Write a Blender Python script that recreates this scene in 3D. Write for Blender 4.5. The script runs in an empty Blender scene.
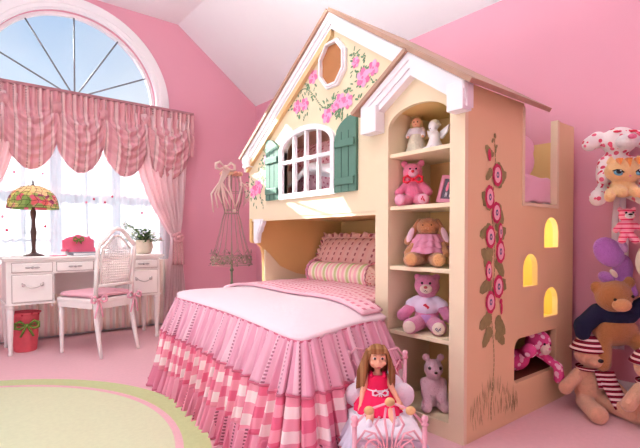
import bpy, bmesh, math, random
from mathutils import Vector, Matrix
random.seed(7)
PI = math.pi
COL = bpy.context.scene.collection

# ------------------------------------------------------------------ materials
MATS = {}
def nt(name):
    m = bpy.data.materials.new(name); m.use_nodes = True
    t = m.node_tree; b = t.nodes['Principled BSDF']
    return m, t, b
def lnk(t, a, b): t.links.new(a, b)
def node(t, kind, **kw):
    n = t.nodes.new(kind)
    for k, v in kw.items():
        if k in n.inputs: n.inputs[k].default_value = v
        else: setattr(n, k, v)
    return n
def c4(c): return (c[0], c[1], c[2], 1)
def srgb(r, g, b):
    f = lambda v: (v/255/12.92) if v/255 <= .04045 else ((v/255+.055)/1.055)**2.4
    return (f(r), f(g), f(b))
def coords(t, space='Object'):
    n = t.nodes.new('ShaderNodeTexCoord'); return n.outputs[space]
def add_bump(t, b, src, strength, dist=.01):
    bp = node(t, 'ShaderNodeBump', Strength=strength, Distance=dist)
    lnk(t, src, bp.inputs['Height']); lnk(t, bp.outputs['Normal'], b.inputs['Normal'])
def plain(name, col, rough=.5, var=.06, scale=8, bump=0, bscale=60, metal=0, spec=.3, sheen=0):
    """solid procedural material: slight noise variation and an optional bump"""
    m, t, b = nt(name)
    co = coords(t)
    n = node(t, 'ShaderNodeTexNoise', Scale=scale, Detail=3.0); lnk(t, co, n.inputs['Vector'])
    mx = node(t, 'ShaderNodeMix', data_type='RGBA')
    mx.inputs[6].default_value = c4([max(0, v*(1-var)) for v in col]); mx.inputs[7].default_value = c4([min(1, v*(1+var)) for v in col])
    lnk(t, n.outputs['Fac'], mx.inputs[0]); lnk(t, mx.outputs[2], b.inputs['Base Color'])
    b.inputs['Roughness'].default_value = rough; b.inputs['Metallic'].default_value = metal
    b.inputs['Specular IOR Level'].default_value = spec; b.inputs['Sheen Weight'].default_value = sheen
    if bump:
        n2 = node(t, 'ShaderNodeTexNoise', Scale=bscale, Detail=4.0); lnk(t, co, n2.inputs['Vector'])
        add_bump(t, b, n2.outputs['Fac'], bump)
    MATS[name] = m; return m
def plush(name, col, var=.14): return plain(name, col, .95, var, 60, .9, 160, spec=.05, sheen=.4)
def spotted(name, base, spot, scale=14, thr=.3, second=None):
    m, t, b = nt(name); co = coords(t)
    v = node(t, 'ShaderNodeTexVoronoi', Scale=scale); lnk(t, co, v.inputs['Vector'])
    lt = node(t, 'ShaderNodeMath', operation='LESS_THAN'); lt.inputs[1].default_value = thr
    lnk(t, v.outputs['Distance'], lt.inputs[0])
    mx = node(t, 'ShaderNodeMix', data_type='RGBA'); mx.inputs[6].default_value = c4(base); mx.inputs[7].default_value = c4(spot)
    lnk(t, lt.outputs[0], mx.inputs[0])
    if second:
        cr = node(t, 'ShaderNodeMix', data_type='RGBA'); cr.inputs[6].default_value = c4(spot); cr.inputs[7].default_value = c4(second)
        sp = node(t, 'ShaderNodeSeparateColor'); lnk(t, v.outputs['Color'], sp.inputs[0]); lnk(t, sp.outputs[0], cr.inputs[0]); lnk(t, cr.outputs[2], mx.inputs[7])
    lnk(t, mx.outputs[2], b.inputs['Base Color']); b.inputs['Roughness'].default_value = .95; b.inputs['Specular IOR Level'].default_value = .05
    n2 = node(t, 'ShaderNodeTexNoise', Scale=160.0, Detail=3.0); lnk(t, co, n2.inputs['Vector']); add_bump(t, b, n2.outputs['Fac'], .7)
    MATS[name] = m; return m
def banded(name, cols, freq, space='UV', axis=0, rough=.9, dots=None, dotfreq=(10, 30), wob=0, bump=.3):
    """stripes from constant ramp along one uv / object axis; dots = colour of small woven marks running along each stripe"""
    m, t, b = nt(name); co = coords(t, space)
    sp = node(t, 'ShaderNodeSeparateXYZ'); lnk(t, co, sp.inputs[0])
    mu = node(t, 'ShaderNodeMath', operation='MULTIPLY'); mu.inputs[1].default_value = freq; lnk(t, sp.outputs[axis], mu.inputs[0])
    fr = node(t, 'ShaderNodeMath', operation='FRACT'); lnk(t, mu.outputs[0], fr.inputs[0])
    r = node(t, 'ShaderNodeValToRGB'); r.color_ramp.interpolation = 'CONSTANT'
    el = r.color_ramp.elements
    while len(el) < len(cols): el.new(.5)
    pos = 0
    for i, (c, w) in enumerate(cols):
        el[i].position = pos; el[i].color = c4(c); pos += w
    lnk(t, fr.outputs[0], r.inputs[0]); out = r.outputs[0]
    if dots:
        f = []
        for ax, q, lo in ((axis, freq, .36), (1-axis, dotfreq[1], .5)):
            a = node(t, 'ShaderNodeMath', operation='MULTIPLY'); a.inputs[1].default_value = q; lnk(t, sp.outputs[ax], a.inputs[0])
            p = node(t, 'ShaderNodeMath', operation='PINGPONG'); p.inputs[1].default_value = .5; lnk(t, a.outputs[0], p.inputs[0])
            g = node(t, 'ShaderNodeMath', operation='GREATER_THAN'); g.inputs[1].default_value = dotfreq[0] if ax == axis else .24
            lnk(t, p.outputs[0], g.inputs[0]); f.append(g)
        ml = node(t, 'ShaderNodeMath', operation='MULTIPLY'); lnk(t, f[0].outputs[0], ml.inputs[0]); lnk(t, f[1].outputs[0], ml.inputs[1])
        mx = node(t, 'ShaderNodeMix', data_type='RGBA'); mx.inputs[7].default_value = c4(dots)
        lnk(t, out, mx.inputs[6]); lnk(t, ml.outputs[0], mx.inputs[0]); out = mx.outputs[2]
    lnk(t, out, b.inputs['Base Color']); b.inputs['Roughness'].default_value = rough; b.inputs['Specular IOR Level'].default_value = .1
    MATS[name] = m; return m
def checked(name, c0, c1, c2, fu, fv):
    m, t, b = nt(name); co = coords(t, 'UV'); sp = node(t, 'ShaderNodeSeparateXYZ'); lnk(t, co, sp.inputs[0]); s = []
    for i, q in ((0, fu), (1, fv)):
        a = node(t, 'ShaderNodeMath', operation='MULTIPLY'); a.inputs[1].default_value = q; lnk(t, sp.outputs[i], a.inputs[0])
        f = node(t, 'ShaderNodeMath', operation='FRACT'); lnk(t, a.outputs[0], f.inputs[0])
        g = node(t, 'ShaderNodeMath', operation='GREATER_THAN'); g.inputs[1].default_value = .5; lnk(t, f.outputs[0], g.inputs[0]); s.append(g)
    ad = node(t, 'ShaderNodeMath', operation='ADD'); lnk(t, s[0].outputs[0], ad.inputs[0]); lnk(t, s[1].outputs[0], ad.inputs[1])
    hf = node(t, 'ShaderNodeMath', operation='MULTIPLY'); hf.inputs[1].default_value = .5; lnk(t, ad.outputs[0], hf.inputs[0])
    r = node(t, 'ShaderNodeValToRGB'); r.color_ramp.interpolation = 'CONSTANT'; el = r.color_ramp.elements; el.new(.5)
    for i, (p, c) in enumerate(((0, c0), (.3, c1), (.8, c2))): el[i].position = p; el[i].color = c4(c)
    lnk(t, hf.outputs[0], r.inputs[0]); lnk(t, r.outputs[0], b.inputs['Base Color']); b.inputs['Roughness'].default_value = .9; b.inputs['Specular IOR Level'].default_value = .1
    MATS[name] = m; return m
def sheer(name, col, transp, transl=.75, dots=None):
    m, t, b = nt(name); out = t.nodes['Material Output']
    tl = node(t, 'ShaderNodeBsdfTranslucent'); tl.inputs[0].default_value = c4(col)
    df = node(t, 'ShaderNodeBsdfDiffuse'); df.inputs[0].default_value = c4(col)
    tr = node(t, 'ShaderNodeBsdfTransparent')
    m1 = node(t, 'ShaderNodeMixShader'); m1.inputs[0].default_value = transl; lnk(t, df.outputs[0], m1.inputs[1]); lnk(t, tl.outputs[0], m1.inputs[2])
    m2 = node(t, 'ShaderNodeMixShader'); m2.inputs[0].default_value = transp; lnk(t, m1.outputs[0], m2.inputs[1]); lnk(t, tr.outputs[0], m2.inputs[2])
    lnk(t, m2.outputs[0], out.inputs[0]); t.nodes.remove(b)
    MATS[name] = m; return m

wallpink = plain('pink_wall_paint', srgb(229, 164, 182), .75, .02, 2, .05, 200)
ceilwhite = plain('white_ceiling_paint', srgb(246, 248, 252), .85, .01)
cream = plain('cream_paint', srgb(237, 221, 188), .5, .03, 3)
tanm = plain('tan_molding_paint', srgb(226, 190, 140), .5, .03)
niche = plain('bounce_warmed_cream_paint', srgb(238, 200, 136), .55, .04, 3)  # cream paint with warm bounced light put into its colour
peach = plain('peach_cream_paint', srgb(234, 206, 160), .5, .04, 3)
white = plain('white_trim_paint', srgb(246, 243, 246), .4, .01)
greywhite = plain('window_bar_grey', srgb(120, 126, 134), .5, .03)
brownboard = plain('roof_board_brown', srgb(176, 140, 120), .6, .2, 12)
furn = plain('antique_white_paint', srgb(247, 240, 236), .45, .04, 6)
furnline = plain('antique_grey_glaze', srgb(178, 160, 158), .5, .1, 20)
pewter = plain('pewter_metal', srgb(190, 182, 180), .35, .1, 30, metal=.6)
green = plain('sage_shutter_paint', srgb(92, 132, 116), .5, .14, 14)
greendk = plain('dark_green_line', srgb(50, 82, 72), .6)
octbrown = plain('amber_board', srgb(176, 116, 72), .6, .08, 10)
rose1 = plain('rose_paint', srgb(236, 118, 166), .5, .15, 60); rose2 = plain('pale_rose_paint', srgb(250, 170, 208), .5, .1, 60)
leafp = plain('leaf_paint', srgb(108, 144, 108), .6, .2, 60); leafo = plain('olive_leaf_paint', srgb(146, 144, 92), .6, .25, 60)
crim = plain('crimson_paint', srgb(205, 52, 96), .5, .15, 40); crimpale = plain('pale_pink_paint', srgb(246, 190, 204), .5, .1, 40); cgrey = plain('slate_paint', srgb(96, 110, 140), .6)
dullgr = plain('grass_paint', srgb(160, 150, 104), .6, .2, 60)
carpet = plain('pink_carpet', srgb(242, 194, 200), .97, .06, 40, .5, 300, spec=.05)
rugm = plain('pale_green_wool', srgb(220, 222, 184), .97, .07, 50, .5, 300, spec=.05)
rugg = plain('green_border_wool', srgb(204, 210, 154), .97, .08, 50, .5, 300, spec=.05)
rugp = plain('pink_stripe_wool', srgb(236, 186, 192), .97, .08, 50, .5, 300, spec=.05)
comfm = plain('blush_comforter_cloth', srgb(244, 224, 230), .9, .02, 5, .25, 40, spec=.1)
tinypink = plain('rose_gathered_cloth', srgb(226, 150, 172), .9, .1, 60)
ruf1 = banded('striped_rose_ruffle', [(srgb(228, 172, 190), .5), (srgb(236, 194, 206), .2), (srgb(222, 156, 178), .3)], 11, dots=srgb(172, 112, 132), dotfreq=(.455, 60))
ruf3 = banded('dark_rose_ruffle', [(srgb(230, 148, 170), .5), (srgb(238, 170, 188), .2), (srgb(222, 132, 156), .3)], 12, dots=srgb(140, 80, 96), dotfreq=(.45, 60))
ging = checked('pink_gingham', srgb(226, 108, 138), srgb(236, 156, 174), srgb(246, 226, 224), 9, 9)
piping = plain('rose_piping', srgb(206, 110, 134), .8)
quiltm = banded('sprigged_pink_quilt', [(srgb(250, 206, 216), .5), (srgb(246, 194, 206), .5)], 16, dots=srgb(224, 128, 150), dotfreq=(.3, 26))
shamm = banded('dotted_salmon_cloth', [(srgb(253, 206, 202), .5), (srgb(252, 198, 194), .5)], 13, dots=srgb(190, 100, 110), dotfreq=(.40, 22))
bolm = banded('striped_bolster_cloth', [(srgb(252, 228, 212), .2), (srgb(246, 176, 186), .14), (srgb(252, 232, 214), .12), (srgb(208, 212, 150), .2), (srgb(252, 232, 214), .14), (srgb(248, 190, 196), .2)], 8.5)
bolend = spotted('rose_print_cloth', srgb(250, 214, 206), srgb(214, 100, 110), 60, .3)
valm = banded('striped_rose_valance', [(srgb(220, 164, 170), .45), (srgb(230, 196, 196), .3), (srgb(210, 148, 158), .25)], 11, dots=srgb(150, 106, 110), dotfreq=(.45, 50))
valrod = plain('grey_rose_heading', srgb(170, 120, 128), .8)
drapem = sheer('pink_drape_voile', srgb(252, 222, 226), .03, .25)
sheerm = sheer('white_sheer_voile', srgb(246, 247, 252), .42, .7)
reddot = plain('red_bead', srgb(196, 40, 78), .5); palered = plain('pink_bead', srgb(232, 130, 156), .5)
glass, t_, b_ = nt('window_glass')
o_ = t_.nodes['Material Output']; tr_ = node(t_, 'ShaderNodeBsdfTransparent'); gl_ = node(t_, 'ShaderNodeBsdfGlossy', Roughness=.02); mx_ = node(t_, 'ShaderNodeMixShader'); mx_.inputs[0].default_value = .04
lnk(t_, tr_.outputs[0], mx_.inputs[1]); lnk(t_, gl_.outputs[0], mx_.inputs[2]); lnk(t_, mx_.outputs[0], o_.inputs[0]); t_.nodes.remove(b_)
bronze = plain('dark_bronze', srgb(86, 62, 58), .4, .2, 30, metal=.4)
leadm = plain('dark_leading', srgb(70, 62, 50), .5)
# stained glass: coloured cells, white-cream towards the crown of the shade, roses and leaves lower down
stg, t_, b_ = nt('stained_glass'); co_ = coords(t_)
v_ = node(t_, 'ShaderNodeTexVoronoi', Scale=26.0); lnk(t_, co_, v_.inputs['Vector'])
sp_ = node(t_, 'ShaderNodeSeparateColor'); lnk(t_, v_.outputs['Color'], sp_.inputs[0])
r_ = node(t_, 'ShaderNodeValToRGB'); r_.color_ramp.interpolation = 'CONSTANT'
for i, (p, c) in enumerate(((0, srgb(182, 206, 140)), (.2, srgb(236, 140, 170)), (.38, srgb(232, 232, 172)), (.52, srgb(232, 136, 144)), (.62, srgb(156, 192, 122)), (.78, srgb(244, 200, 190)), (.9, srgb(190, 110, 160)))):
    if i > 1: r_.color_ramp.elements.new(p)
    r_.color_ramp.elements[i].position = p; r_.color_ramp.elements[i].color = c4(c)
lnk(t_, sp_.outputs[0], r_.inputs[0])
sz_ = node(t_, 'ShaderNodeSeparateXYZ'); lnk(t_, co_, sz_.inputs[0])
n_ = node(t_, 'ShaderNodeTexNoise', Scale=9.0); lnk(t_, co_, n_.inputs['Vector'])
ad_ = node(t_, 'ShaderNodeMath', operation='MULTIPLY_ADD'); ad_.inputs[1].default_value = .16; lnk(t_, n_.outputs['Fac'], ad_.inputs[0]); lnk(t_, sz_.outputs[2], ad_.inputs[2])
gt_ = node(t_, 'ShaderNodeMath', operation='GREATER_THAN'); gt_.inputs[1].default_value = .59; lnk(t_, ad_.outputs[0], gt_.inputs[0])
mc_ = node(t_, 'ShaderNodeMix', data_type='RGBA'); mc_.inputs[7].default_value = c4(srgb(250, 232, 200)); lnk(t_, r_.outputs[0], mc_.inputs[6]); lnk(t_, gt_.outputs[0], mc_.inputs[0])
tl_ = node(t_, 'ShaderNodeBsdfTranslucent'); lnk(t_, mc_.outputs[2], tl_.inputs[0]); lnk(t_, mc_.outputs[2], b_.inputs['Base Color']); b_.inputs['Roughness'].default_value = .3
ms_ = node(t_, 'ShaderNodeMixShader'); ms_.inputs[0].default_value = .75; lnk(t_, b_.outputs[0], ms_.inputs[1]); lnk(t_, tl_.outputs[0], ms_.inputs[2]); lnk(t_, ms_.outputs[0], t_.nodes['Material Output'].inputs[0])
boxpink = plain('rose_pink_card', srgb(226, 104, 134), .6); bowgreen = plain('olive_green_ribbon', srgb(112, 140, 60), .6)
redpink = plain('coral_wicker', srgb(234, 104, 116), .8, .10, 30, .5, 60)
bookgrey = plain('grey_cover', srgb(128, 128, 140), .5); paper = plain('paper_white', srgb(236, 236, 238), .8)
cushm = plain('pink_cushion_cloth', srgb(240, 186, 198), .9, .05); bowpink = plain('pink_ribbon', srgb(242, 178, 196), .6)
canem = sheer('woven_cane', srgb(236, 224, 222), .35, .3)
potm = plain('floral_cream_pot', srgb(222, 204, 186), .5, .15, 40); plantm = plain('leaf_green', srgb(70, 104, 58), .6, .3, 40); plantl = plain('leaf_light_green', srgb(136, 156, 100), .6, .2, 40)
wirem = plain('verdigris_wire', srgb(168, 148, 134), .6, .2, 40); vgreen = plain('vine_green', srgb(120, 132, 104), .7, .2, 50)
ribm = sheer('pale_ribbon', srgb(252, 230, 222), .05, .3); rosem = plain('peach_rose_cloth', srgb(240, 176, 156), .8, .15, 50)
sheet = plain('pale_pink_sheet', srgb(240, 196, 214), .9, .03, 8, .3, 20); whitesheet = plain('white_sheet', srgb(246, 240, 246), .9, .02, 8)
floralp = spotted('floral_pillow_print', srgb(240, 190, 202), srgb(206, 110, 134), 34, .34)
yellowp = plain('yellow_paint', srgb(250, 236, 130), .6, .05); darkin = plain('dark_brown_board', srgb(112, 62, 42), .7, .15, 10)  # darkin: plain dark brown for the inside of the cubby
skin = plain('doll_skin', srgb(236, 176, 146), .5, .03); hairm = banded('light_brown_hair', [(srgb(150, 104, 68), .4), (srgb(130, 86, 54), .3), (srgb(170, 124, 84), .3)], 30, 'Object', 0)
dressm = plain('hot_pink_dress', srgb(238, 34, 92), .8, .05); lace = plain('white_lace', srgb(246, 236, 246), .9, .03, 30, .5, 80)
ruffw = sheer('lilac_white_tulle', srgb(242, 232, 248), .12, .3); pinkmetal = plain('pink_metal_rod', srgb(244, 184, 198), .35); goldm = plain('antique_gold', srgb(216, 184, 130), .4, .2, 60, metal=.3)
blackm = plain('black_bead', srgb(14, 12, 14), .2, spec=.6); eyew = plain('eye_white', srgb(245, 245, 248), .3); lipm = plain('rose_lip', srgb(206, 92, 98), .5); browneye = plain('brown_iris', srgb(92, 60, 40), .3)
blueeye = plain('blue_iris', srgb(110, 170, 190), .2)
P_pink = plush('hot_pink_fur', srgb(246, 128, 164)); P_pinkl = plush('pale_pink_fur', srgb(250, 176, 200)); P_tan = plush('tan_fur', srgb(196, 134, 92)); P_tanl = plush('light_tan_fur', srgb(222, 164, 112))
P_mauve = plush('mauve_fur', srgb(222, 132, 172)); P_lil = plush('lilac_fur', srgb(206, 150, 208)); P_cream = plush('cream_fur', srgb(248, 222, 206)); P_lightpink = plush('fluffy_pink_fur', srgb(254, 206, 220))
P_peach = plush('peach_fur', srgb(232, 178, 146)); P_brown = plush('golden_brown_fur', srgb(180, 122, 74)); P_purple = plush('purple_fur', srgb(176, 116, 196)); P_purpl = plush('pale_purple_fur', srgb(214, 176, 226))
P_orange = plush('apricot_fur', srgb(250, 202, 142)); P_orn = plush('orange_fur', srgb(240, 150, 72)); P_yel = plush('yellow_fur', srgb(244, 206, 92)); P_white = plush('white_fur', srgb(246, 240, 238)); P_ball = plush('cream_ball_fur', srgb(244, 224, 208))
heartp = spotted('hearts_pink_fur', srgb(236, 92, 156), srgb(252, 206, 224), 24, .36)
dogm = spotted('red_spotted_white_fur', srgb(250, 240, 238), srgb(214, 52, 84), 30, .36, srgb(244, 130, 160))
tigm = banded('pink_tiger_fur', [(srgb(250, 170, 190), .68), (srgb(232, 60, 110), .32)], 44, 'Object', 2)
navy = plain('navy_knit', srgb(34, 36, 66), .95, .1, 30, .6, 200); redbow = plain('red_ribbon', srgb(226, 36, 60), .5)
strh = banded('maroon_striped_knit', [(srgb(124, 26, 48), .6), (srgb(244, 212, 210), .4)], 42, 'Object', 2)
strs = banded('maroon_striped_scarf', [(srgb(130, 26, 48), .55), (srgb(246, 214, 212), .45)], 15, 'UV', 1)
tulle = sheer('pink_tulle', srgb(248, 178, 206), .12, .3); teem = plain('white_tee_cloth', srgb(232, 214, 238), .9, .03); redprint = plain('red_print', srgb(222, 60, 84), .7); inkp = plain('purple_ink', srgb(80, 60, 120), .7)
lacecream = plain('cream_lace_dress', srgb(236, 226, 206), .9, .1, 60, .6, 90); porc = plain('white_porcelain', srgb(246, 238, 240), .3, .02); goldhair = plain('blond_hair', srgb(206, 170, 120), .8, .2, 60)
framem = plain('pink_frame_enamel', srgb(214, 132, 156), .4, .15, 60); photom = plain('dark_photo', srgb(98, 84, 100), .4, .3, 30)

# ------------------------------------------------------------------ geometry helpers
class MB:
    def __init__(s): s.bm = bmesh.new(); s.mi = 0; s.uv = s.bm.loops.layers.uv.new('UVMap'); s.tf = None
    def fin(s, vs, fs, smooth):
        for f in fs: f.material_index = s.mi; f.smooth = smooth
        if s.tf is not None:
            for v in vs: v.co = s.tf @ v.co
    def box(s, x0, x1, y0, y1, z0, z1, bev=0):
        c = [(x, y, z) for x in (x0, x1) for y in (y0, y1) for z in (z0, z1)]
        vs = [s.bm.verts.new(p) for p in c]
        fs = [s.bm.faces.new([vs[i] for i in q]) for q in ((0, 1, 3, 2), (4, 6, 7, 5), (0, 4, 5, 1), (2, 3, 7, 6), (0, 2, 6, 4), (1, 5, 7, 3))]
        bmesh.ops.recalc_face_normals(s.bm, faces=fs)
        if bev:
            es = list({e for f in fs for e in f.edges}); old = set(s.bm.verts) - set(vs)
            r = bmesh.ops.bevel(s.bm, geom=es, offset=bev, segments=2, affect='EDGES', profile=.5)
            fs = [f for f in s.bm.faces if f.is_valid and all(v not in old for v in f.verts)] if len(old) < 4000 else r['faces']
            vs = list({v for f in fs for v in f.verts})
        s.fin(vs, fs, False); return s
    def ell(s, c, r, rot=None, seg=16, ring=10):
        if isinstance(r, (int, float)): r = (r, r, r)
        M = Matrix.Translation(Vector(c)) @ (rot.to_4x4() if rot is not None else Matrix()) @ Matrix.Diagonal((r[0], r[1], r[2], 1))
        g = bmesh.ops.create_uvsphere(s.bm, u_segments=seg, v_segments=ring, radius=1, matrix=M)
        vs = g['verts']; s.fin(vs, list({f for v in vs for f in v.link_faces}), True); return s
    def tube(s, pts, rad, seg=8, cap=True, closed=False):
        pts = [Vector(p) for p in pts]; n = len(pts)
        rs = rad if isinstance(rad, (list, tuple)) else [rad]*n
        rings = []; up = None
        for i, p in enumerate(pts):
            d = (pts[(i+1) % n]-pts[i-1]) if closed else (pts[min(i+1, n-1)]-pts[max(i-1, 0)])
            d.normalize()
            if up is None: up = Vector((0, 0, 1)) if abs(d.z) < .9 else Vector((1, 0, 0))
            a = (up - d*up.dot(d)).normalized(); b = d.cross(a); up = a
            rings.append([s.bm.verts.new(p + (a*math.cos(2*PI*k/seg)+b*math.sin(2*PI*k/seg))*rs[i]) for k in range(seg)])
        fs = []
        for i in range(n if closed else n-1):
            A, B = rings[i], rings[(i+1) % n]
            for k in range(seg): fs.append(s.bm.faces.new((A[k], A[(k+1) % seg], B[(k+1) % seg], B[k])))
        if cap and not closed: fs.append(s.bm.faces.new(rings[0][::-1])); fs.append(s.bm.faces.new(rings[-1]))
        bmesh.ops.recalc_face_normals(s.bm, faces=fs)
        s.fin([v for r in rings for v in r], fs, True); return s
    def cap(s, p0, p1, r0, r1, n=5):
        """limb with rounded ends"""
        p0, p1 = Vector(p0), Vector(p1); s.ell(p0, r0, seg=12, ring=8); s.ell(p1, r1, seg=12, ring=8)
        s.tube([p0.lerp(p1, i/n) for i in range(n+1)], [r0+(r1-r0)*i/n for i in range(n+1)], 12); return s
    def lathe(s, prof, c=(0, 0, 0), seg=20, smooth=True):
        c = Vector(c)
        rings = [[s.bm.verts.new(c+Vector((r*math.cos(2*PI*k/seg), r*math.sin(2*PI*k/seg), z))) for k in range(seg)] for r, z in prof]
        fs = []
        for A, B in zip(rings, rings[1:]):
            for k in range(seg): fs.append(s.bm.faces.new((A[k], A[(k+1) % seg], B[(k+1) % seg], B[k])))
        for R, (r, z) in ((rings[0][::-1], prof[0]), (rings[-1], prof[-1])):
            if r > 1e-4: fs.append(s.bm.faces.new(R))
        bmesh.ops.recalc_face_normals(s.bm, faces=fs)
        s.fin([v for r in rings for v in r], fs, smooth); return s
    def prism(s, outer, holes, axis, a0, a1):
        """polygon (with holes) in the plane across `axis`, solid from a0 to a1"""
        def P(q, a): return {'x': (a, q[0], q[1]), 'y': (q[0], a, q[1]), 'z': (q[0], q[1], a)}[axis]
        loops = [outer]+list(holes); bt = []; es = []; av = []
        for L in loops:
            vs = [s.bm.verts.new(P(q, a0)) for q in L]; av += vs; bt.append(vs)
            es += [s.bm.edges.new((vs[i], vs[(i+1) % len(vs)])) for i in range(len(vs))]
        r = bmesh.ops.triangle_fill(s.bm, use_beauty=True, use_dissolve=False, edges=es)
        ff = [g for g in r['geom'] if isinstance(g, bmesh.types.BMFace)]; fs = list(ff)
        tw = {}
        for vs in bt:
            for v in vs:
                co = list(v.co); co['xyz'.index(axis)] = a1; tw[v] = s.bm.verts.new(co)
        for f in ff: fs.append(s.bm.faces.new([tw[v] for v in f.verts][::-1]))
        for vs in bt:
            for i in range(len(vs)):
                a, b = vs[i], vs[(i+1) % len(vs)]; fs.append(s.bm.faces.new((a, b, tw[b], tw[a])))
        bmesh.ops.recalc_face_normals(s.bm, faces=fs)
        s.fin(av+list(tw.values()), fs, False); return s
    def surf(s, fn, nu, nv, su=1, sv=1, closed=False, smooth=True):
        g = [[s.bm.verts.new(fn(i/nu, j/nv)) for j in range(nv+1)] for i in range(nu if closed else nu+1)]
        if closed: g.append(g[0])
        fs = []
        for i in range(nu):
            for j in range(nv):
                f = s.bm.faces.new((g[i][j], g[i+1][j], g[i+1][j+1], g[i][j+1])); fs.append(f)
                for l, (a, b) in zip(f.loops, ((i, j), (i+1, j), (i+1, j+1), (i, j+1))): l[s.uv].uv = (a/nu*su, b/nv*sv)
        s.fin([v for r in (g[:-1] if closed else g) for v in r], fs, smooth); return s
    def obj(s, name, mats, parent=None, mods=()):
        me = bpy.data.meshes.new(name); s.bm.to_mesh(me); s.bm.free()
        for m in (mats if isinstance(mats, (list, tuple)) else [mats]): me.materials.append(m)
        o = bpy.data.objects.new(name, me); COL.objects.link(o)
        if parent is not None: o.parent = parent
        for kind, kw in mods:
            md = o.modifiers.new(kind.lower(), kind)
            for k, v in kw.items(): setattr(md, k, v)
        return o
def SOLID(t): return ('SOLIDIFY', dict(thickness=t, offset=0))
def BEV(w): return ('BEVEL', dict(width=w, segments=2, limit_method='ANGLE'))
def FUSE(v): return ('REMESH', dict(mode='VOXEL', voxel_size=v, use_smooth_shade=True))
SM = ('SMOOTH', dict(factor=.5, iterations=4))
def thing(name, label, cat, loc=(0, 0, 0), rz=0, group=None, kind=None):
    o = bpy.data.objects.new(name, None); o.empty_display_size = .05; COL.objects.link(o); o.location = loc; o.rotation_euler = (0, 0, rz)
    return tag(o, label, cat, group, kind)
def tag(o, label=None, cat=None, group=None, kind=None):
    for k, v in (('label', label), ('category', cat), ('group', group), ('kind', kind)):
        if v: o[k] = v
    return o
def dup(o, parent=None):
    c = o.copy(); COL.objects.link(c); c.parent = parent
    for ch in list(o.children): dup(ch, c)
    return c
def arc(cx, cz, r, a0, a1, n, rz=None):
    return [(cx+r*math.cos(a0+(a1-a0)*i/n), cz+(rz or r)*math.sin(a0+(a1-a0)*i/n)) for i in range(n+1)]
def sstep(a, b, x):
    t = max(0, min(1, (x-a)/(b-a))); return t*t*(3-2*t)
def interp(tab, x):
    if x <= tab[0][0]: return tab[0][1]
    for (a, u), (b, v) in zip(tab, tab[1:]):
        if x <= b: return u+(v-u)*(x-a)/(b-a)
    return tab[-1][1]
def bow(mb, c, w, u=Vector((1, 0, 0)), n=Vector((0, -1, 0)), tails=0):
    """two loops, a knot and (optionally) two hanging tails, in the plane u x z"""
    c = Vector(c); z = u.cross(n).normalized()
    if z.z < 0: z = -z
    for sg in (-1, 1):
        pts = [c+u*sg*w*.05, c+u*sg*w*.3+z*w*.22, c+u*sg*w*.5+z*w*.12, c+u*sg*w*.5-z*w*.1, c+u*sg*w*.3-z*w*.16, c+u*sg*w*.05]
        mb.tube([p+n*w*.04 for p in pts], [w*.03, w*.07, w*.08, w*.08, w*.07, w*.03], 6)
        if tails: mb.tube([c, c+u*sg*w*.15-z*tails*.5+n*w*.05, c+u*sg*w*.28-z*tails], [w*.04, w*.06, w*.05], 6)
    mb.ell(c+n*w*.06, w*.1, seg=8, ring=6)

# ------------------------------------------------------------------ the room
XR, YW, XL, YB = 2.93, 4.85, -1.04, -1.6
Z1, Z2, XC = 2.53, 3.24, .946
GABLE = [(XL, 0), (XR, 0), (XR, Z1), (1.95, Z2), (2*XC-1.95, Z2), (XL, Z1)]
def structure(mb, name, m, label=None):
    o = mb.obj(name, m); tag(o, kind='structure'); return o
WX0, WX1, WZ0, WZ1, WR = XC-.76, XC+.76, .55, 2.3, .76
hole = [(WX0, WZ0), (WX1, WZ0)] + arc(XC, WZ1, WR, 0, PI, 40)
structure(MB().prism(GABLE, [hole], 'y', YW, YW+.16), 'wall_back', wallpink)
structure(MB().prism(GABLE, [[(-.3, .8), (1.3, .8), (1.3, 2.1), (-.3, 2.1)]], 'y', YB-.12, YB), 'wall_front', wallpink)  # opening added behind the camera, sized to limit the fill from there
structure(MB().box(XR, XR+.12, YB, YW, 0, Z1+.1), 'wall_right', wallpink)
structure(MB().prism([(YB, 0), (YW, 0), (YW, Z1+.1), (YB, Z1+.1)], [[(.5, .4), (3.6, .4), (3.6, 2.2), (.5, 2.2)]], 'x', XL-.12, XL), 'wall_left', wallpink)  # unseen side opening, added and sized to let sky light in
structure(MB().box(XL, XR, YB, YW, -.06, 0), 'floor', carpet)
cb = MB(); cb.prism([(XL-.12, Z1-.08), (2*XC-1.95, Z2), (1.95, Z2), (XR+.12, Z1-.08), (XR+.12, Z1+.06), (1.95, Z2+.12), (2*XC-1.95, Z2+.12), (XL-.12, Z1+.06)], [], 'y', YB-.12, YW+.16)
structure(cb, 'ceiling', ceilwhite)
def bb(name, pts, ax):
    m = MB(); (x0, x1, y0, y1) = pts; m.box(x0, x1, y0, y1, 0, .1)
    if ax == 'x+': m.box(x0+.004, x1, y0, y1, .1, .118)
    else: m.box(x0, x1, y0, y1-.004 if ax == 'y' else y1, .1, .118)
    structure(m, name, white)
bb('baseboard_right', (XR-.016, XR, YB, YW, ), 'x+'); 
structure(MB().box(XL, XR-.016, YW-.016, YW, 0, .11), 'baseboard_back', white)
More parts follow.
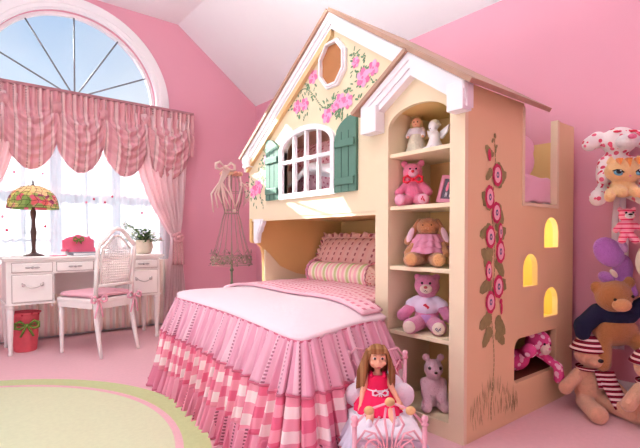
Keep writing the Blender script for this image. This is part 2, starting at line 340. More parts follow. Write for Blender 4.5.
# arched window
win = bpy.data.objects.new('window_1', None); COL.objects.link(win); win.location = (XC, YW, 0); tag(win, kind='structure')
def W(mb, name, m):
    for v in mb.bm.verts: v.co -= Vector((XC, YW, 0))
    return mb.obj(name, m, win)
fr = MB()
for r0, r1, y0 in ((.755, .89, YW-.03), (.765, .865, YW-.045), (.80, .83, YW-.055)):
    fr.prism([(XC-r1, .45), (XC-r0, .45)] + arc(XC, WZ1, r0, PI, 0, 48) + [(XC+r0, .45), (XC+r1, .45)] + arc(XC, WZ1, r1, 0, PI, 48), [], 'y', y0, YW-.001)
fr.box(XC-.93, XC+.93, YW-.07, YW-.001, .42, .46); fr.box(XC-.86, XC+.86, YW-.02, YW-.001, .36, .42)
W(fr, 'window_frame', white)
sash = MB()
sash.prism([(WX0, WZ0), (WX0+.03, WZ0)] + arc(XC, WZ1, WR-.03, PI, 0, 40) + [(WX1-.03, WZ0), (WX1, WZ0)] + arc(XC, WZ1, WR, 0, PI, 40), [], 'y', YW+.05, YW+.09)
sash.box(WX0, WX1, YW+.05, YW+.09, 2.22, 2.28); sash.box(WX0, WX1, YW+.05, YW+.09, .55, .6); sash.box(WX0, WX1, YW+.05, YW+.09, 1.33, 1.4)
for x in (XC-.26, XC+.26): sash.box(x-.035, x+.035, YW+.045, YW+.095, .55, 2.25)
W(sash, 'sash', white)
for a in (24, 57, 90, 123, 156):
    a = math.radians(a); d = Vector((math.cos(a), 0, math.sin(a)))
    W(MB().tube([Vector((XC, YW+.06, 2.27))+d*.05, Vector((XC, YW+.06, WZ1))+d*.745], .0075, 6), 'muntin', greywhite)
for x in (XC-.51, XC, XC+.51): W(MB().box(x-.008, x+.008, YW+.06, YW+.08, .6, 2.22), 'muntin', greywhite)
for z in (.97, 1.8): W(MB().box(WX0, WX1, YW+.06, YW+.08, z-.008, z+.008), 'muntin', greywhite)
W(MB().prism([(WX0+.01, WZ0+.01), (WX1-.01, WZ0+.01)] + arc(XC, WZ1, WR-.01, 0, PI, 40), [], 'y', YW+.066, YW+.07), 'glass', glass)

# sheer curtain with beads, floor length
sc = MB()
def shf(u, v):
    x = .10+u*1.72; z = 2.18-v*2.14
    return (x, 4.775+.014*math.sin(u*150+.6*math.sin(u*23+v*2))+.006*math.sin(u*61+v*3), z)
sc.surf(shf, 380, 8)
shc = thing('sheer_curtain', 'white floor-length sheer curtain scattered with tiny red beads, hanging over the arched window', 'curtain', (0, 0, 0))
sc.obj('voile', sheerm, shc)
sd = MB(); sd.mi = 0
for i in range(20):
    sd.mi = 0 if i % 3 else 1
    sd.ell((random.uniform(.15, 1.75), 4.752, random.uniform(.86, 1.95)), (.011, .006, .012), seg=8, ring=6)
sb = sd.obj('bead', [palered, reddot], shc); tag(sb, kind='stuff')
hem = MB(); hem.surf(lambda u, v: (.10+u*1.72, shf(u, 0)[1]-.006, .30-v*.012), 380, 1); hem.obj('hem_band', cushm, shc)

lowm = banded('cream_and_pink_pleats', [(srgb(254, 244, 234), .3), (srgb(254, 226, 224), .25), (srgb(254, 246, 238), .2), (srgb(254, 232, 220), .25)], 9)
lp = MB(); lp.surf(lambda u, v: (.06+u*1.82, 4.745+.013*math.sin(u*150+.8*math.sin(u*19))+.004*math.sin(u*400), .70-.67*v), 380, 6, 1.82, .7); lp.obj('lower_panel', lowm, shc, [SOLID(.002)])
# side drapes, gathered into rosettes
def drape(mir, label):
    sx = (lambda x: 2*XC-x) if mir else (lambda x: x)
    root = thing('drape', label, 'drape', (sx(1.86), 4.7, 0), 0, 'pink drapes tied back beside the window')
    L = [(0, 1.38), (.19, 1.44), (.3, 1.50), (.42, 1.60), (.53, 1.73), (.575, 1.80), (.62, 1.79), (.8, 1.74), (1, 1.70)]
    R = [(0, 2.0), (.3, 1.965), (.5, 1.93), (.575, 1.895), (.62, 1.90), (.8, 1.95), (1, 1.97)]
    def f(u, v):
        g = 1-.55*math.exp(-((v-.575)/.12)**2)
        x = interp(L, v)*(1-u)+interp(R, v)*u
        return Vector((sx(x)-sx(1.86), -.005+.026*g*math.sin(u*46+.7*math.sin(v*5))+.01*math.sin(u*17+v*4)-.02*math.sin(PI*u), 2.16-v*2.13))
    MB().surf(f, 130, 44).obj('drape_panel', drapem, root, [SOLID(.003)])
    t = MB()
    t.surf(lambda u, v: (sx(1.79+.12*u)-sx(1.86), -.045+.01*math.sin(9*u)-.03*math.sin(PI*u), .93+.035*v), 12, 3); t.obj('tieback', valm, root, [SOLID(.006)])
    r = MB()
    for k in range(9):
        a = k*2*PI/9; rr = .036 if k % 2 else .042
        r.ell((sx(1.845)-sx(1.86)+rr*math.cos(a), -.085, .925+rr*math.sin(a)), (.024, .012, .02), Matrix.Rotation(-a, 3, 'Y'), 10, 6)
    r.ell((sx(1.845)-sx(1.86), -.1, .925), .022); r.obj('rosette', valm, root)
    h = MB(); h.surf(lambda u, v: (sx(1.80+.1*u+(.03*u-.01)*v)-sx(1.86), -.07+.012*math.sin(u*22), .9-v*.26), 26, 6); h.obj('rosette_tail', valm, root, [SOLID(.004)])
drape(False, 'pink drape tied back with a rosette on the right side of the arched window')
drape(True, 'pink drape swept to the left side of the arched window, left of the lamp')

# balloon valance
VX0, VX1 = 2*XC-2.05, 2.05
gath = [-.03-.02, .36, .755, 1.145, 1.55, 1.99]
gath = [VX0+.03] + gath[1:]
val = thing('balloon_valance', 'gathered rose-striped balloon valance with scalloped puffs across the arched window', 'valance', (XC, 4.7, 0))
def vbot(x):
    for a, b in zip(gath, gath[1:]):
        if a <= x <= b:
            s = (x-a)/(b-a)*2-1; return 1.79-.26*(1-s*s)**.75
    return 1.8
def valf(x, v):
    zb = vbot(x); z = 2.235+(zb-2.235)*v
    # folds swing round the nearest gather point
    y = 0; best = 9
    for g in gath:
        dx, dz = x-g, z-2.10
        d = math.hypot(dx, dz)
        if d < best: best = d; bx, bz = dx, dz
    low = sstep(2.12, 1.95, z)
    ang = math.atan2(bx, -bz) if best > .01 else 0
    fold = .026*math.sin(ang*15+best*9)*sstep(.0, .12, best)
    for a, b in zip(gath, gath[1:]):
        if a <= x <= b:
            s = (x-a)/(b-a)*2-1
            cup = zb + .0
            sw = .020*math.sin((z-s*s*.16)*85)*(1-abs(s))**.5
            puff = .11*(1-s*s)**.5*math.sin(min(1, v*1.05)*PI)**.6*sstep(.1, .6, v)
            break
    else: sw = puff = 0
    pl = .017*math.sin(x*120+1.3*math.sin(x*13))
    y = 4.70 - .02 - puff*low - (fold*.8+sw*.8)*low - pl*(1-.75*low)
    pin = sum(math.exp(-((x-g)/.03)**2-((z-2.11)/.035)**2) for g in gath)
    return Vector((x-XC, y-4.7+.02*pin, z))
vm = MB(); vm.surf(lambda u, v: valf(VX0+(VX1-VX0)*u, v), 560, 60, VX1-VX0, .6); vm.obj('valance_cloth', valm, val, [SOLID(.004)])
# puffs turn back under
vu = MB(); vu.surf(lambda u, v: valf(VX0+(VX1-VX0)*u, 1)+Vector((0, .05*v, .012*math.sin(v*PI)*-1+.05*v*v)), 300, 6, VX1-VX0, .06); vu.obj('under_fold', valm, val, [SOLID(.003)])
hd = MB(); hd.box(VX0-XC, VX1-XC, -.035, .1, 2.235, 2.262, .006); hd.obj('heading_board', valrod, val)
for g in gath[1:-1]:
    kn = MB()
    for k in range(-3, 4): kn.tube([(g-XC+k*.012, -.03-.012*(3-abs(k)), 2.135), (g-XC+k*.009, -.05-.008*(3-abs(k)), 2.09), (g-XC+k*.011, -.03, 2.03)], [.005, .008, .003], 6)
    kn.obj('gather_knot', valm, val)

# rug
rug = thing('round_rug', 'round pale green rug with a thin pink stripe near its edge', 'rug', (-.345, 2.33, 0))
def ring(r0, r1, z): return MB().prism([(r1*math.cos(a*PI/48), r1*math.sin(a*PI/48)) for a in range(96)], [[(r0*math.cos(a*PI/48), r0*math.sin(a*PI/48)) for a in range(96)]] if r0 else [], 'z', 0, z)
ring(0, 1.17, .014).obj('rug_field', rugm, rug); ring(1.17, 1.205, .013).obj('rug_stripe', rugp, rug); ring(1.205, 1.32, .014).obj('rug_border', rugg, rug)

# ------------------------------------------------------------------ desk
desk = thing('writing_desk', 'antique-white writing desk with drawers and turned legs, under the arched window', 'desk', (.30, 4.2, 0))
DW, DD = 1.25, .46
def D(mb, name, m, p=desk, mods=()): return mb.obj(name, m, p, mods)
m = MB().box(0, DW, 0, DD, .752, .77, .006); m.box(.012, DW-.012, .01, DD-.01, .738, .752, .003); D(m, 'desktop', furn)
cs = MB()
cs.box(.03, .355, .025, DD-.02, .40, .738); cs.box(.925, 1.21, .025, DD-.02, .40, .738); cs.box(.355, .925, .025, DD-.02, .635, .738)
cs.box(.022, .363, .018, DD-.015, .395, .408); cs.box(.917, 1.218, .018, DD-.015, .395, .408)
cs.box(.355, .925, DD-.03, DD-.02, .42, .64)
D(cs, 'case', furn)
dr = []
for (x0, x1, z0, z1, big) in ((.068, .338, .652, .722, 0), (.068, .338, .418, .628, 1), (.372, .64, .652, .722, 0), (.65, .91, .652, .722, 0), (.935, 1.185, .652, .722, 0), (.935, 1.185, .418, .628, 1)):
    d = MB(); d.box(x0-.004, x1+.004, .019, .03, z0-.004, z1+.004); d.mi = 1; d.box(x0, x1, .010, .03, z0, z1, .003)
    d.box(x0+.012, x1-.012, .007, .012, z0+.01, z0+.013); d.box(x0+.012, x1-.012, .007, .012, z1-.013, z1-.01)
    do = D(d, 'drawer', [furnline, furn]); xc = (x0+x1)/2; h = MB()
    if big:
        zc = .55
        h.tube([(xc-.06+i*.012, -.006-.012*math.sin(PI*i/10), zc-.022*math.sin(PI*i/10)) for i in range(11)], .004, 8)
        for s in (-1, 1): h.ell((xc+s*.062, .004, zc), (.014, .007, .014)); h.ell((xc+s*.07, .005, zc+.012), (.006, .004, .01))
    else:
        h.ell((xc, -.002, (z0+z1)/2), (.013, .012, .01)); 
        for s in (-1, 1): h.ell((xc+s*.03, .006, (z0+z1)/2), (.022, .004, .008))
    D(h, 'handle', pewter, do)
LEG = [(.014, 0), (.018, .02), (.013, .03), (.016, .06), (.026, .33), (.03, .35), (.022, .36), (.031, .372), (.031, .382), (.024, .39), (.03, .40)]
for x in (.055, DW-.06):
    for y in (.05, DD-.05): D(MB().lathe(LEG, (x, y, 0), 14), 'leg', furn)
for x in (.34, .94): D(MB().lathe([(.004, .365), (.012, .375), (.008, .385), (.014, .395)], (x, .045, 0), 12), 'finial', furn)

# chair
ch = thing('desk_chair', 'white cane-backed chair with a pink tie-on cushion, pulled up to the writing desk', 'chair', (.93, 4.03, 0), math.radians(26))
# local: front +y (toward the desk), back legs at y -.2
st = MB(); st.box(-.2, .2, -.2, .22, .415, .45, .008); st.box(-.19, .19, .19, .225, .395, .42, .004); st.obj('seat', furn, ch)
for sx in (-1, 1):
    MB().lathe([(.011, 0), (.015, .02), (.011, .035), (.014, .06), (.021, .32), (.024, .34), (.016, .352), (.024, .37), (.024, .395), (.02, .415)], (sx*.175, .195, 0), 14).obj('leg', furn, ch)
    MB().tube([(sx*.18, -.26, 0), (sx*.175, -.225, .15), (sx*.17, -.195, .32), (sx*.17, -.19, .43)], [.013, .017, .019, .019], 8).obj('leg', furn, ch)
bf = MB()
for sx in (-1, 1): bf.tube([(sx*.17, -.19, .43), (sx*.172, -.20, .6), (sx*.175, -.225, .82), (sx*.165, -.235, .87)], [.018, .016, .015, .014], 8)
top = [(-.165, -.235, .87)]+[(-.165+.33*i/14, -.238, .87+.125*math.sin(PI*i/14)**1.5) for i in range(1, 14)]+[(.165, -.235, .87)]
bf.tube(top, .016, 8); bf.tube([(-.17, -.2, .55), (.17, -.2, .55)], .013, 8)
bf.tube([(-.13, -.226, .84)]+[(-.13+.26*i/12, -.232, .84+.10*math.sin(PI*i/12)**1.4) for i in range(1, 12)]+[(.13, -.226, .84)], .009, 6)
for sx in (-1, 1): bf.tube([(sx*.135, -.2, .55), (sx*.138, -.22, .75), (sx*.13, -.228, .84)], .009, 6)
bf.obj('backrest', furn, ch)
cn = MB(); cn.surf(lambda u, v: (-.135+.27*u, -.2-.03*v, .56+v*(.28+.095*math.sin(PI*u)**1.4)), 16, 12, 1, 1); cn.obj('cane_panel', canem, ch)
cn = MB()
for i in range(1, 14): cn.tube([(-.135+.27*i/14, -.2, .555), (-.135+.27*i/14, -.231, .84+.1*math.sin(PI*i/14)**1.4)], .0018, 4)
for i in range(1, 15):
    cn.tube([(-.135, -.2-.03*i/14, .56+.28*i/14), (.135, -.2-.03*i/14, .56+.28*i/14)], .0018, 4)
cn.obj('cane_weave', furn, ch)
ap = MB(); ap.box(-.185, .185, .198, .212, .375, .42); ap.box(-.185, .185, -.198, -.184, .37, .42)
for sx in (-1, 1): ap.box(sx*.19-.007, sx*.19+.007, -.18, .2, .375, .42)
ap.obj('apron', furn, ch)
cu = MB()
cu.surf(lambda u, v: (.2*math.cos(2*PI*u)*(abs(math.cos(2*PI*u))**-.5 if abs(math.cos(2*PI*u)) > .05 else 1)*math.sin(PI*v)**.5*.9 if False else max(-.19, min(.19, .26*math.cos(2*PI*u)))*math.sin(PI*v)**.35, .01+max(-.19, min(.19, .26*math.sin(2*PI*u)))*math.sin(PI*v)**.35, .475-.027*math.cos(PI*v)), 40, 12, closed=True)
cuo = cu.obj('cushion', cushm, ch)
for sx in (-1, 1):
    b = MB(); bow(b, (sx*.17, -.225, .45), .13, tails=.14); b.obj('cushion_bow', bowpink, ch)

# stained glass lamp
lamp = thing('table_lamp', 'table lamp with floral stained glass dome shade on the desk', 'lamp', (.542, 4.46, .77))
MB().lathe([(.075, 0), (.078, .006), (.06, .014), (.035, .022), (.02, .032), (.014, .06), (.018, .14), (.024, .2), (.016, .24), (.014, .3), (.022, .34), (.024, .37), (.012, .39), (.008, .44), (.006, .6)], (0, 0, 0), 20).obj('base', bronze, lamp)
sh = MB(); sprof = [(.183*math.cos(a)**.9 if a < 1.5 else .012, .415+.17*math.sin(a)) for a in [i*PI/2/14 for i in range(15)]]
sprof[0] = (.186, .413); sprof.insert(0, (.186, .395)); sprof[-1] = (.016, .585)
rings = sprof
sh.surf(lambda u, v: (interp([(i/(len(rings)-1), rings[i][0]) for i in range(len(rings))], v)*math.cos(2*PI*u), interp([(i/(len(rings)-1), rings[i][0]) for i in range(len(rings))], v)*math.sin(2*PI*u), interp([(i/(len(rings)-1), rings[i][1]) for i in range(len(rings))], v)), 48, 15, closed=True)
sho = sh.obj('lamp_shade', stg, lamp, [SOLID(.003)])
ld = MB()
for k in range(20):
    a = 2*PI*k/20; ld.tube([(r*1.008*math.cos(a+.08*math.sin(z*60)), r*1.008*math.sin(a+.08*math.sin(z*60)), z+.001) for r, z in rings], .0016, 5)
for j in (0, 1, 3, 5, 7, 9, 11, 13):
    r, z = rings[j]; ld.tube([(r*1.008*math.cos(2*PI*k/40), r*1.008*math.sin(2*PI*k/40), z+.006*math.sin(k*1.9)*(j > 1)) for k in range(40)], .0018, 5, closed=True)
ld.obj('leading', leadm, sho)
MB().lathe([(.014, .583), (.016, .59), (.006, .6), (.008, .615), (.002, .635)], (0, 0, 0), 12).obj('finial', bronze, lamp)

# things on the desk
m = MB(); lh = thing('letter_holder', 'rose pink letter holder with a green bow, behind the grey book on the desk', 'letter holder', (.90, 4.54, .77))
m.prism([(-.115, 0), (.115, 0), (.115, .1), (.09, .115), (.05, .125), (0, .14), (-.05, .125), (-.09, .115), (-.115, .1)], [], 'y', .03, .04); m.box(-.115, .115, -.03, .04, 0, .008); m.obj('back_panel', boxpink, lh); lh.scale = (1.12, 1, 1.3)
MB().prism([(-.115, .0), (.115, .0), (.115, .05), (.06, .06), (-.06, .06), (-.115, .05)], [], 'y', -.035, -.027).obj('front_panel', boxpink, lh)
m = MB(); bow(m, (0, .02, .105), .07, tails=.03); m.obj('bow', bowgreen, lh)
bk = thing('address_book', 'flat grey book lying on the desk in front of the pink letter holder', 'book', (.93, 4.38, .77), .05)
MB().box(-.13, .13, -.08, .08, 0, .005).box(-.13, .13, -.08, .08, .023, .028).box(-.13, -.125, -.08, .08, 0, .028).obj('cover', bookgrey, bk); MB().box(-.124, .125, -.076, .076, .005, .023).obj('pages', paper, bk)
cp = thing('trinket_cup', 'tiny pink and white trinket cup on the desk between lamp and grey book', 'cup', (.765, 4.42, .77))
MB().lathe([(.022, 0), (.026, .008), (.02, .03), (.024, .035)], seg=16).obj('cup_body', paper, cp)
MB().lathe([(.024, .035), (.03, .04), (.03, .052), (.012, .06)], seg=16).obj('cup_rim', boxpink, cp)
sq = tag(MB().box(-.06, .06, -.035, .035, 0, .006).obj('note_card', boxpink), 'flat pink note card lying on the desk beside the trinket cup', 'card'); sq.location = (.70, 4.34, .77)

# plant
pp = thing('potted_plant', 'green trailing plant in a cream pot on the right end of the desk', 'plant', (1.435, 4.44, .77)); pp.scale = (1.3, 1.3, 1.25)
MB().lathe([(.04, 0), (.055, .01), (.066, .05), (.06, .09), (.066, .105), (.058, .105), (.05, .09)], seg=20).obj('pot', potm, pp)
lf = MB()
def leaf(mb, p, d, L, w):
    d = d.normalized(); s = d.cross(Vector((0, 0, 1))); s = s.normalized() if s.length > .1 else Vector((1, 0, 0)); n = s.cross(d)
    q = [mb.bm.verts.new(Vector(p)+v) for v in (Vector(), d*L*.5+s*w+n*w*.3, d*L, d*L*.5-s*w+n*w*.3)]
    f1 = mb.bm.faces.new(q); f1.material_index = mb.mi; f1.smooth = True
for i in range(420):
    a = random.uniform(0, 2*PI); e = random.uniform(-.25, 1.3); r = random.uniform(.02, .115)
    p = Vector((r*math.cos(a)*math.cos(e), r*math.sin(a)*math.cos(e), .10+.85*r*math.sin(e))); lf.mi = 0 if random.random() < .7 else 1
    leaf(lf, p, Vector((math.cos(a), math.sin(a), random.uniform(-.3, .9))), random.uniform(.026, .042), .009)
for s in range(7):
    a = PI+random.uniform(-.6, .5); p = Vector((0, 0, .11))
    pts = [p+Vector((math.cos(a)*.15*t, math.sin(a)*.06*t, .09*math.sin(t*2.4)*(1-.12*s)+.02*s*t)) for t in [k/8 for k in range(9)]]; lf.mi = 1; lf.tube(pts, .0013, 4)
    for q in pts[2:]: lf.mi = 0; leaf(lf, q, Vector((random.uniform(-1, 1), random.uniform(-1, 1), random.uniform(-.5, 1))), .02, .006)
lf.obj('foliage', [plantm, plantl], pp)

# waste basket
wb = thing('waste_basket', 'coral wicker waste basket with a green bow, on the carpet under the desk', 'basket', (.47, 4.40, 0))
MB().lathe([(.075, 0), (.082, .01), (.10, .30), (.106, .305), (.106, .32), (.098, .32), (.094, .30), (.07, .02), (.0, .02)], seg=32).obj('basket_body', redpink, wb)
m = MB(); bow(m, (.0, -.10, .22), .16, tails=.09); m.tube([(.097*math.cos(a), .097*math.sin(a), .22) for a in [i*2*PI/24 for i in range(24)]], .005, 5, closed=True); m.obj('bow', bowgreen, wb)
pom = plain('red_pompom', srgb(200, 40, 60), .9)
for i in range(10):
    a = i*2*PI/10; MB().ell((.107*math.cos(a), .107*math.sin(a), .312-.01*(i % 2)), .008, seg=8, ring=6).obj('pompom', pom, wb)

# ------------------------------------------------------------------ wire dress form
df = thing('wire_dress_form', 'tall wire dress form with rose garland neck and trailing ribbons, standing behind the bed', 'dress form', (2.19, 4.1, 0)); df.scale = (1, 1, .97)
prof = [(1.63, .075, .05), (1.58, .10, .06), (1.52, .115, .075), (1.42, .12, .085), (1.32, .10, .07), (1.235, .075, .055), (1.2, .075, .055), (1.12, .10, .08), (1.0, .125, .10), (.85, .165, .14), (.76, .20, .17)]
m = MB()
for k in range(16):
    a = 2*PI*k/16; m.tube([(w*math.cos(a), d*math.sin(a), z) for z, w, d in prof if z < 1.6], .0026, 5)
for i in (1, 3, 5, 6, 10):
    z, w, d = prof[i]; m.tube([(w*math.cos(2*PI*k/28), d*math.sin(2*PI*k/28), z) for k in range(28)], .004 if i in (5, 6) else .003, 5, closed=True)
m.obj('wire_body', wirem, df)
m = MB()
for k in range(10):
    a = 2*PI*k/10; c = Vector((.2*math.cos(a), .17*math.sin(a), .74)); t = Vector((-math.sin(a), math.cos(a), 0))
    for s in (-1, 1): m.tube([c+t*s*.06*(1-i/16)*math.cos(i*.6)+Vector((0, 0, -.055+.055*(1-i/16)*math.sin(i*.6)+.03)) for i in range(15)], .0045, 5)
    m.tube([c+Vector((0, 0, .05)), c+t*.03+Vector((0, 0, .09)), c+t*.06+Vector((0, 0, .05))], .003, 5)
m.tube([(.2*math.cos(2*PI*k/28), .17*math.sin(2*PI*k/28), .67) for k in range(28)], .004, 5, closed=True)
for i in range(60):
    a = random.uniform(0, 2*PI); m.mi = 1; leaf(m, Vector((.205*math.cos(a), .175*math.sin(a), random.uniform(.66, .80))), Vector((random.uniform(-1, 1), random.uniform(-1, 1), random.uniform(-1, 1))), .035, .012)
m.obj('scroll_skirt', [wirem, vgreen], df)
m = MB(); m.tube([(0, 0, 0.02), (0, 0, .4), (0, 0, .72)], .011, 10); m.ell((0, 0, .62), .02); m.ell((0, 0, .48), .016); m.obj('pole', vgreen, df)
m = MB(); m.tube([(0, 0, .3), (0, 0, 1.6)], .005, 8)
m.obj('inner_rod', wirem, df)
m = MB()
for k in range(4):
    a = k*PI/2+.4; m.tube([(0, 0, .14), (.06*math.cos(a), .06*math.sin(a), .12), (.15*math.cos(a), .15*math.sin(a), .03), (.19*math.cos(a), .19*math.sin(a), .012)], .009, 8)
m.obj('base', vgreen, df)
m = MB()
for k in range(13):
    a = 2*PI*k/13; m.mi = 0 if k % 3 else 1
    c = (.095*math.cos(a), .06*math.sin(a), 1.61)
    for q in range(5): m.ell((c[0]+.014*math.cos(q*1.26), c[1]+.01*math.sin(q*1.26), c[2]+.008*math.sin(q*2)), (.016, .016, .016), seg=8, ring=6)
m.obj('rose_garland', [rosem, plain('cream_rose', srgb(244, 214, 176), .8), ], df)
m = MB(); bow(m, (-.11, -.08, 1.66), .2)
for i in range(6):
    x0 = -.13+.015*i; m.tube([(x0, -.09, 1.64), (x0-.05-.01*i, -.10, 1.5), (x0-.03-.022*(5-i)+.02*math.sin(i*3), -.11, 1.38), (x0-.12+.03*i, -.11, 1.2+.045*(i % 3))], [.005, .010, .010, .006], 5)
m.obj('ribbon', ribm, df)
m = MB()
for s in (-1, 1): m.tube([(s*.06, -.07, 1.58), (s*.07, -.085, 1.48), (s*.03, -.085, 1.34), (0, -.075, 1.25)], .009, 6)
m.ell((-.01, -.075, 1.225), (.022, .012, .02)); m.obj('strap', ribm, df)
m = MB()
for i in range(5): m.tube([(.11, -.03, 1.52), (.13+.01*i, -.06, 1.40), (.10+.02*i, -.06, 1.27+.02*i)], .004, 5)
bow(m, (.115, -.06, 1.5), .1); m.obj('side_ribbon', ribm, df)

# ------------------------------------------------------------------ the bed
BX0, BX1, BY0, BY1 = 1.12, 2.6, 1.50, 2.96
bed = thing('bed', 'bed with blush comforter and tiered pink ruffles, under the playhouse loft', 'bed', (0, 0, 0))
def ylo(x): return BY0 + .25*sstep(1.62, 1.76, x)
def bxo(y): return BX0-.055*sstep(2.6, 1.5, y)
def sag(x, y): return .038*math.exp(-(((x-1.07)**2+(y-1.44)**2)**.5)/.22)
def bz(x, y):
    yl = ylo(x)
    e = min(x-bxo(y), y-yl, BY1-y); e = max(0, e)
    return .535-sag(x, y)+.055*(1-math.exp(-e/.12))+.006*math.sin(x*9)*math.sin(y*8)
MB().box(1.2, 2.62, 1.78, 2.92, .12, .34).obj('box_spring', whitesheet, bed); MB().box(1.17, 2.62, 1.76, 2.93, .34, .50, .03).obj('mattress', whitesheet, bed)
# comforter top; outline with a rounded foot
def outl(u):
    """open outline from bookcase side round the foot to the far side, with outward normals"""
    R = .16; Q = .07
    segs = [((1.76, BY0+.24), (1.62, BY0+.02)), ((1.62, BY0+.02), (BX0+R, BY0))]
    pts = [(1.76, BY0+.22), (1.70, BY0+.10), (1.60, BY0+.01), (1.45, BY0)]
    pts += [(BX0+Q-Q*math.sin(a), BY0+Q-Q*math.cos(a)) for a in [k*PI/2/8 for k in range(9)]]
    pts += [(BX0, BY0+R+(BY1-BY0-2*R)*k/10) for k in range(1, 10)]
    pts += [(BX0+R-R*math.cos(a), BY1-R+R*math.sin(a)) for a in [k*PI/2/8 for k in range(9)]]
    pts += [(1.5, BY1), (1.76, BY1)]
    return [(x-(.055*sstep(2.6, 1.5, y))*sstep(1.6, 1.15, x), y-.05*sstep(1.62, 1.1, x)*sstep(2.0, 1.5, y)) for x, y in pts]
OP = [Vector((x, y, 0)) for x, y in outl(0)]
OL = [0]
for a, b in zip(OP, OP[1:]): OL.append(OL[-1]+(b-a).length)
TOT = OL[-1]
def along(s):
    s = max(0, min(TOT-1e-6, s))
    for i in range(len(OP)-1):
        if s <= OL[i+1]:
            t = (s-OL[i])/(OL[i+1]-OL[i]); return OP[i].lerp(OP[i+1], t), (OP[i+1]-OP[i]).normalized()
def edge(s):
    p, _ = along(s); q = (along(s+.05)[0]-along(s-.05)[0]).normalized()
    n = Vector((-q.y, q.x, 0)); c = Vector((1.7, 2.2, 0))
    if n.dot(p-c) < 0: n = -n
    return p, n
ct = MB()
ctr = Vector((2.0, 2.25, 0))
def ctop(u, v):
    # grid: x from foot to head, y across; outline rounded at the foot corners
    y_ = BY0+(BY1-BY0)*v; b0 = bxo(y_); x = b0+(2.62-b0)*u
    R = .16 if v > .5 else .07; BX = b0; dx = max(0, R-(x-BX)); cut = R-math.sqrt(max(0, R*R-dx*dx)) if dx > 0 else 0
    y0, y1 = ylo(x)+cut-.05*sstep(1.62, 1.1, x), BY1-cut; y = y0+(y1-y0)*v
    return (x, y, bz(x, y)-.012*(cut > .1))
ct.surf(ctop, 60, 50, 1.5, 1.46); ct.obj('comforter', comfm, bed, [SOLID(.02)])
# length measured along the flared hem, so the pattern keeps its size round the corners
_o = [edge(i/400*TOT) for i in range(401)]; _o = [p+n*.09 for p, n in _o]; CUM = [0]
for a, b in zip(_o, _o[1:]): CUM.append(CUM[-1]+(b-a).length)
TOT2 = CUM[-1]
def unroll(L):
    lo, hi = 0, 400
    while hi-lo > 1:
        mid = (lo+hi)//2
        if CUM[mid] <= L: lo = mid
        else: hi = mid
    return (lo+(L-CUM[lo])/max(1e-6, CUM[hi]-CUM[lo]))/400*TOT
def ruffle(z0, z1, o0, o1, amp0, amp1, k, nv, ph, swing=0):
    def f(u, v):
        s0 = unroll(u*TOT2); p, n = edge(s0); s = u*TOT2
        z = z0+(z1-z0)*v-sag(p.x, p.y)*(z0+(z1-z0)*v)/.537; a = amp0+(amp1-amp0)*v
        w = math.sin(s*k+ph+1.6*math.sin(s*k*.13+ph)+4*z)+.35*math.sin(s*k*2.3+ph)
        off = o0+(o1-o0)*v + a*w
        fl = sstep(0, .25, s0)*sstep(0, .3, TOT-s0)
        t = Vector((n.y, -n.x, 0))
        q = p+n*(off*(.25+.75*fl))+t*(a*.6*math.sin(s*k*.9+1+ph))
        return (q.x, q.y, max(.004, z+.006*v*math.sin(s*k*.5)))
    return f
def bruf(name, mat, *a, uvv=.2):
    r = MB(); r.surf(ruffle(*a), 1000, a[7], TOT2, uvv); return r.obj(name, mat, bed, [SOLID(.003)])
m = MB(); m.tube([(lambda p: p+Vector((0, 0, .533-sag(p.x, p.y))))(along(i/200*TOT)[0]) for i in range(201)], .0065, 6); m.obj('comforter_piping', piping, bed)
bruf('upper_ruffle', ruf1, .537, .33, .002, .080, .003, .017, 92, 14, 0, uvv=.22)
bruf('gingham_ruffle', ging, .336, .125, .076, .122, .014, .021, 92, 14, 0, uvv=.25)
bruf('lower_ruffle', ruf3, .132, .004, .120, .155, .020, .027, 92, 10, 0, uvv=.15)
r = MB(); r.surf(lambda u, v: tuple(Vector(ruffle(.537, .33, .002, .083, .003, .017, 92, 14, 0)(u, 1))+Vector((0, 0, .004-.010*v))), 1000, 1); r.obj('ruffle_edging', piping, bed, [SOLID(.005)])
r = MB(); r.surf(lambda u, v: tuple(Vector(ruffle(.132, .004, .120, .155, .020, .027, 92, 10, 0)(u, 1))+Vector((0, 0, .008-.01*v))), 1000, 1); r.obj('hem_edging', piping, bed, [SOLID(.005)])
# folded quilt over the comforter
ql = thing('quilt', 'sprigged pink quilt folded over the blush comforter below the pillows', 'quilt', (0, 0, 0))
m = MB(); m.surf(lambda u, v: (lambda x, y: (x, y, bz(x, y)+.024+.003*math.sin(y*30)*math.sin(x*22)))(1.50+.05*v*0+.75*u+.03*math.sin(v*3.1)*(1-u), ylo(1.50+.75*u)+.03+(BY1-.07-ylo(1.50+.75*u))*v), 36, 50, .85, 1.3)
m.obj('quilt_top', quiltm, ql, [SOLID(.018)])
m = MB(); m.tube([(1.50+.03*math.sin(v*3.1), ylo(1.5)+.03+(BY1-.07-ylo(1.5))*v, bz(1.5, ylo(1.5)+.03+(BY1-.07-ylo(1.5))*v)+.024) for v in [i/30 for i in range(31)]], .009, 6)
m.tube([(1.5+.7*i/20, ylo(1.5+.7*i/20)+.03, bz(1.5+.7*i/20, ylo(1.5+.7*i/20)+.03)+.024) for i in range(21)], .009, 6); m.obj('quilt_binding', cushm, ql)
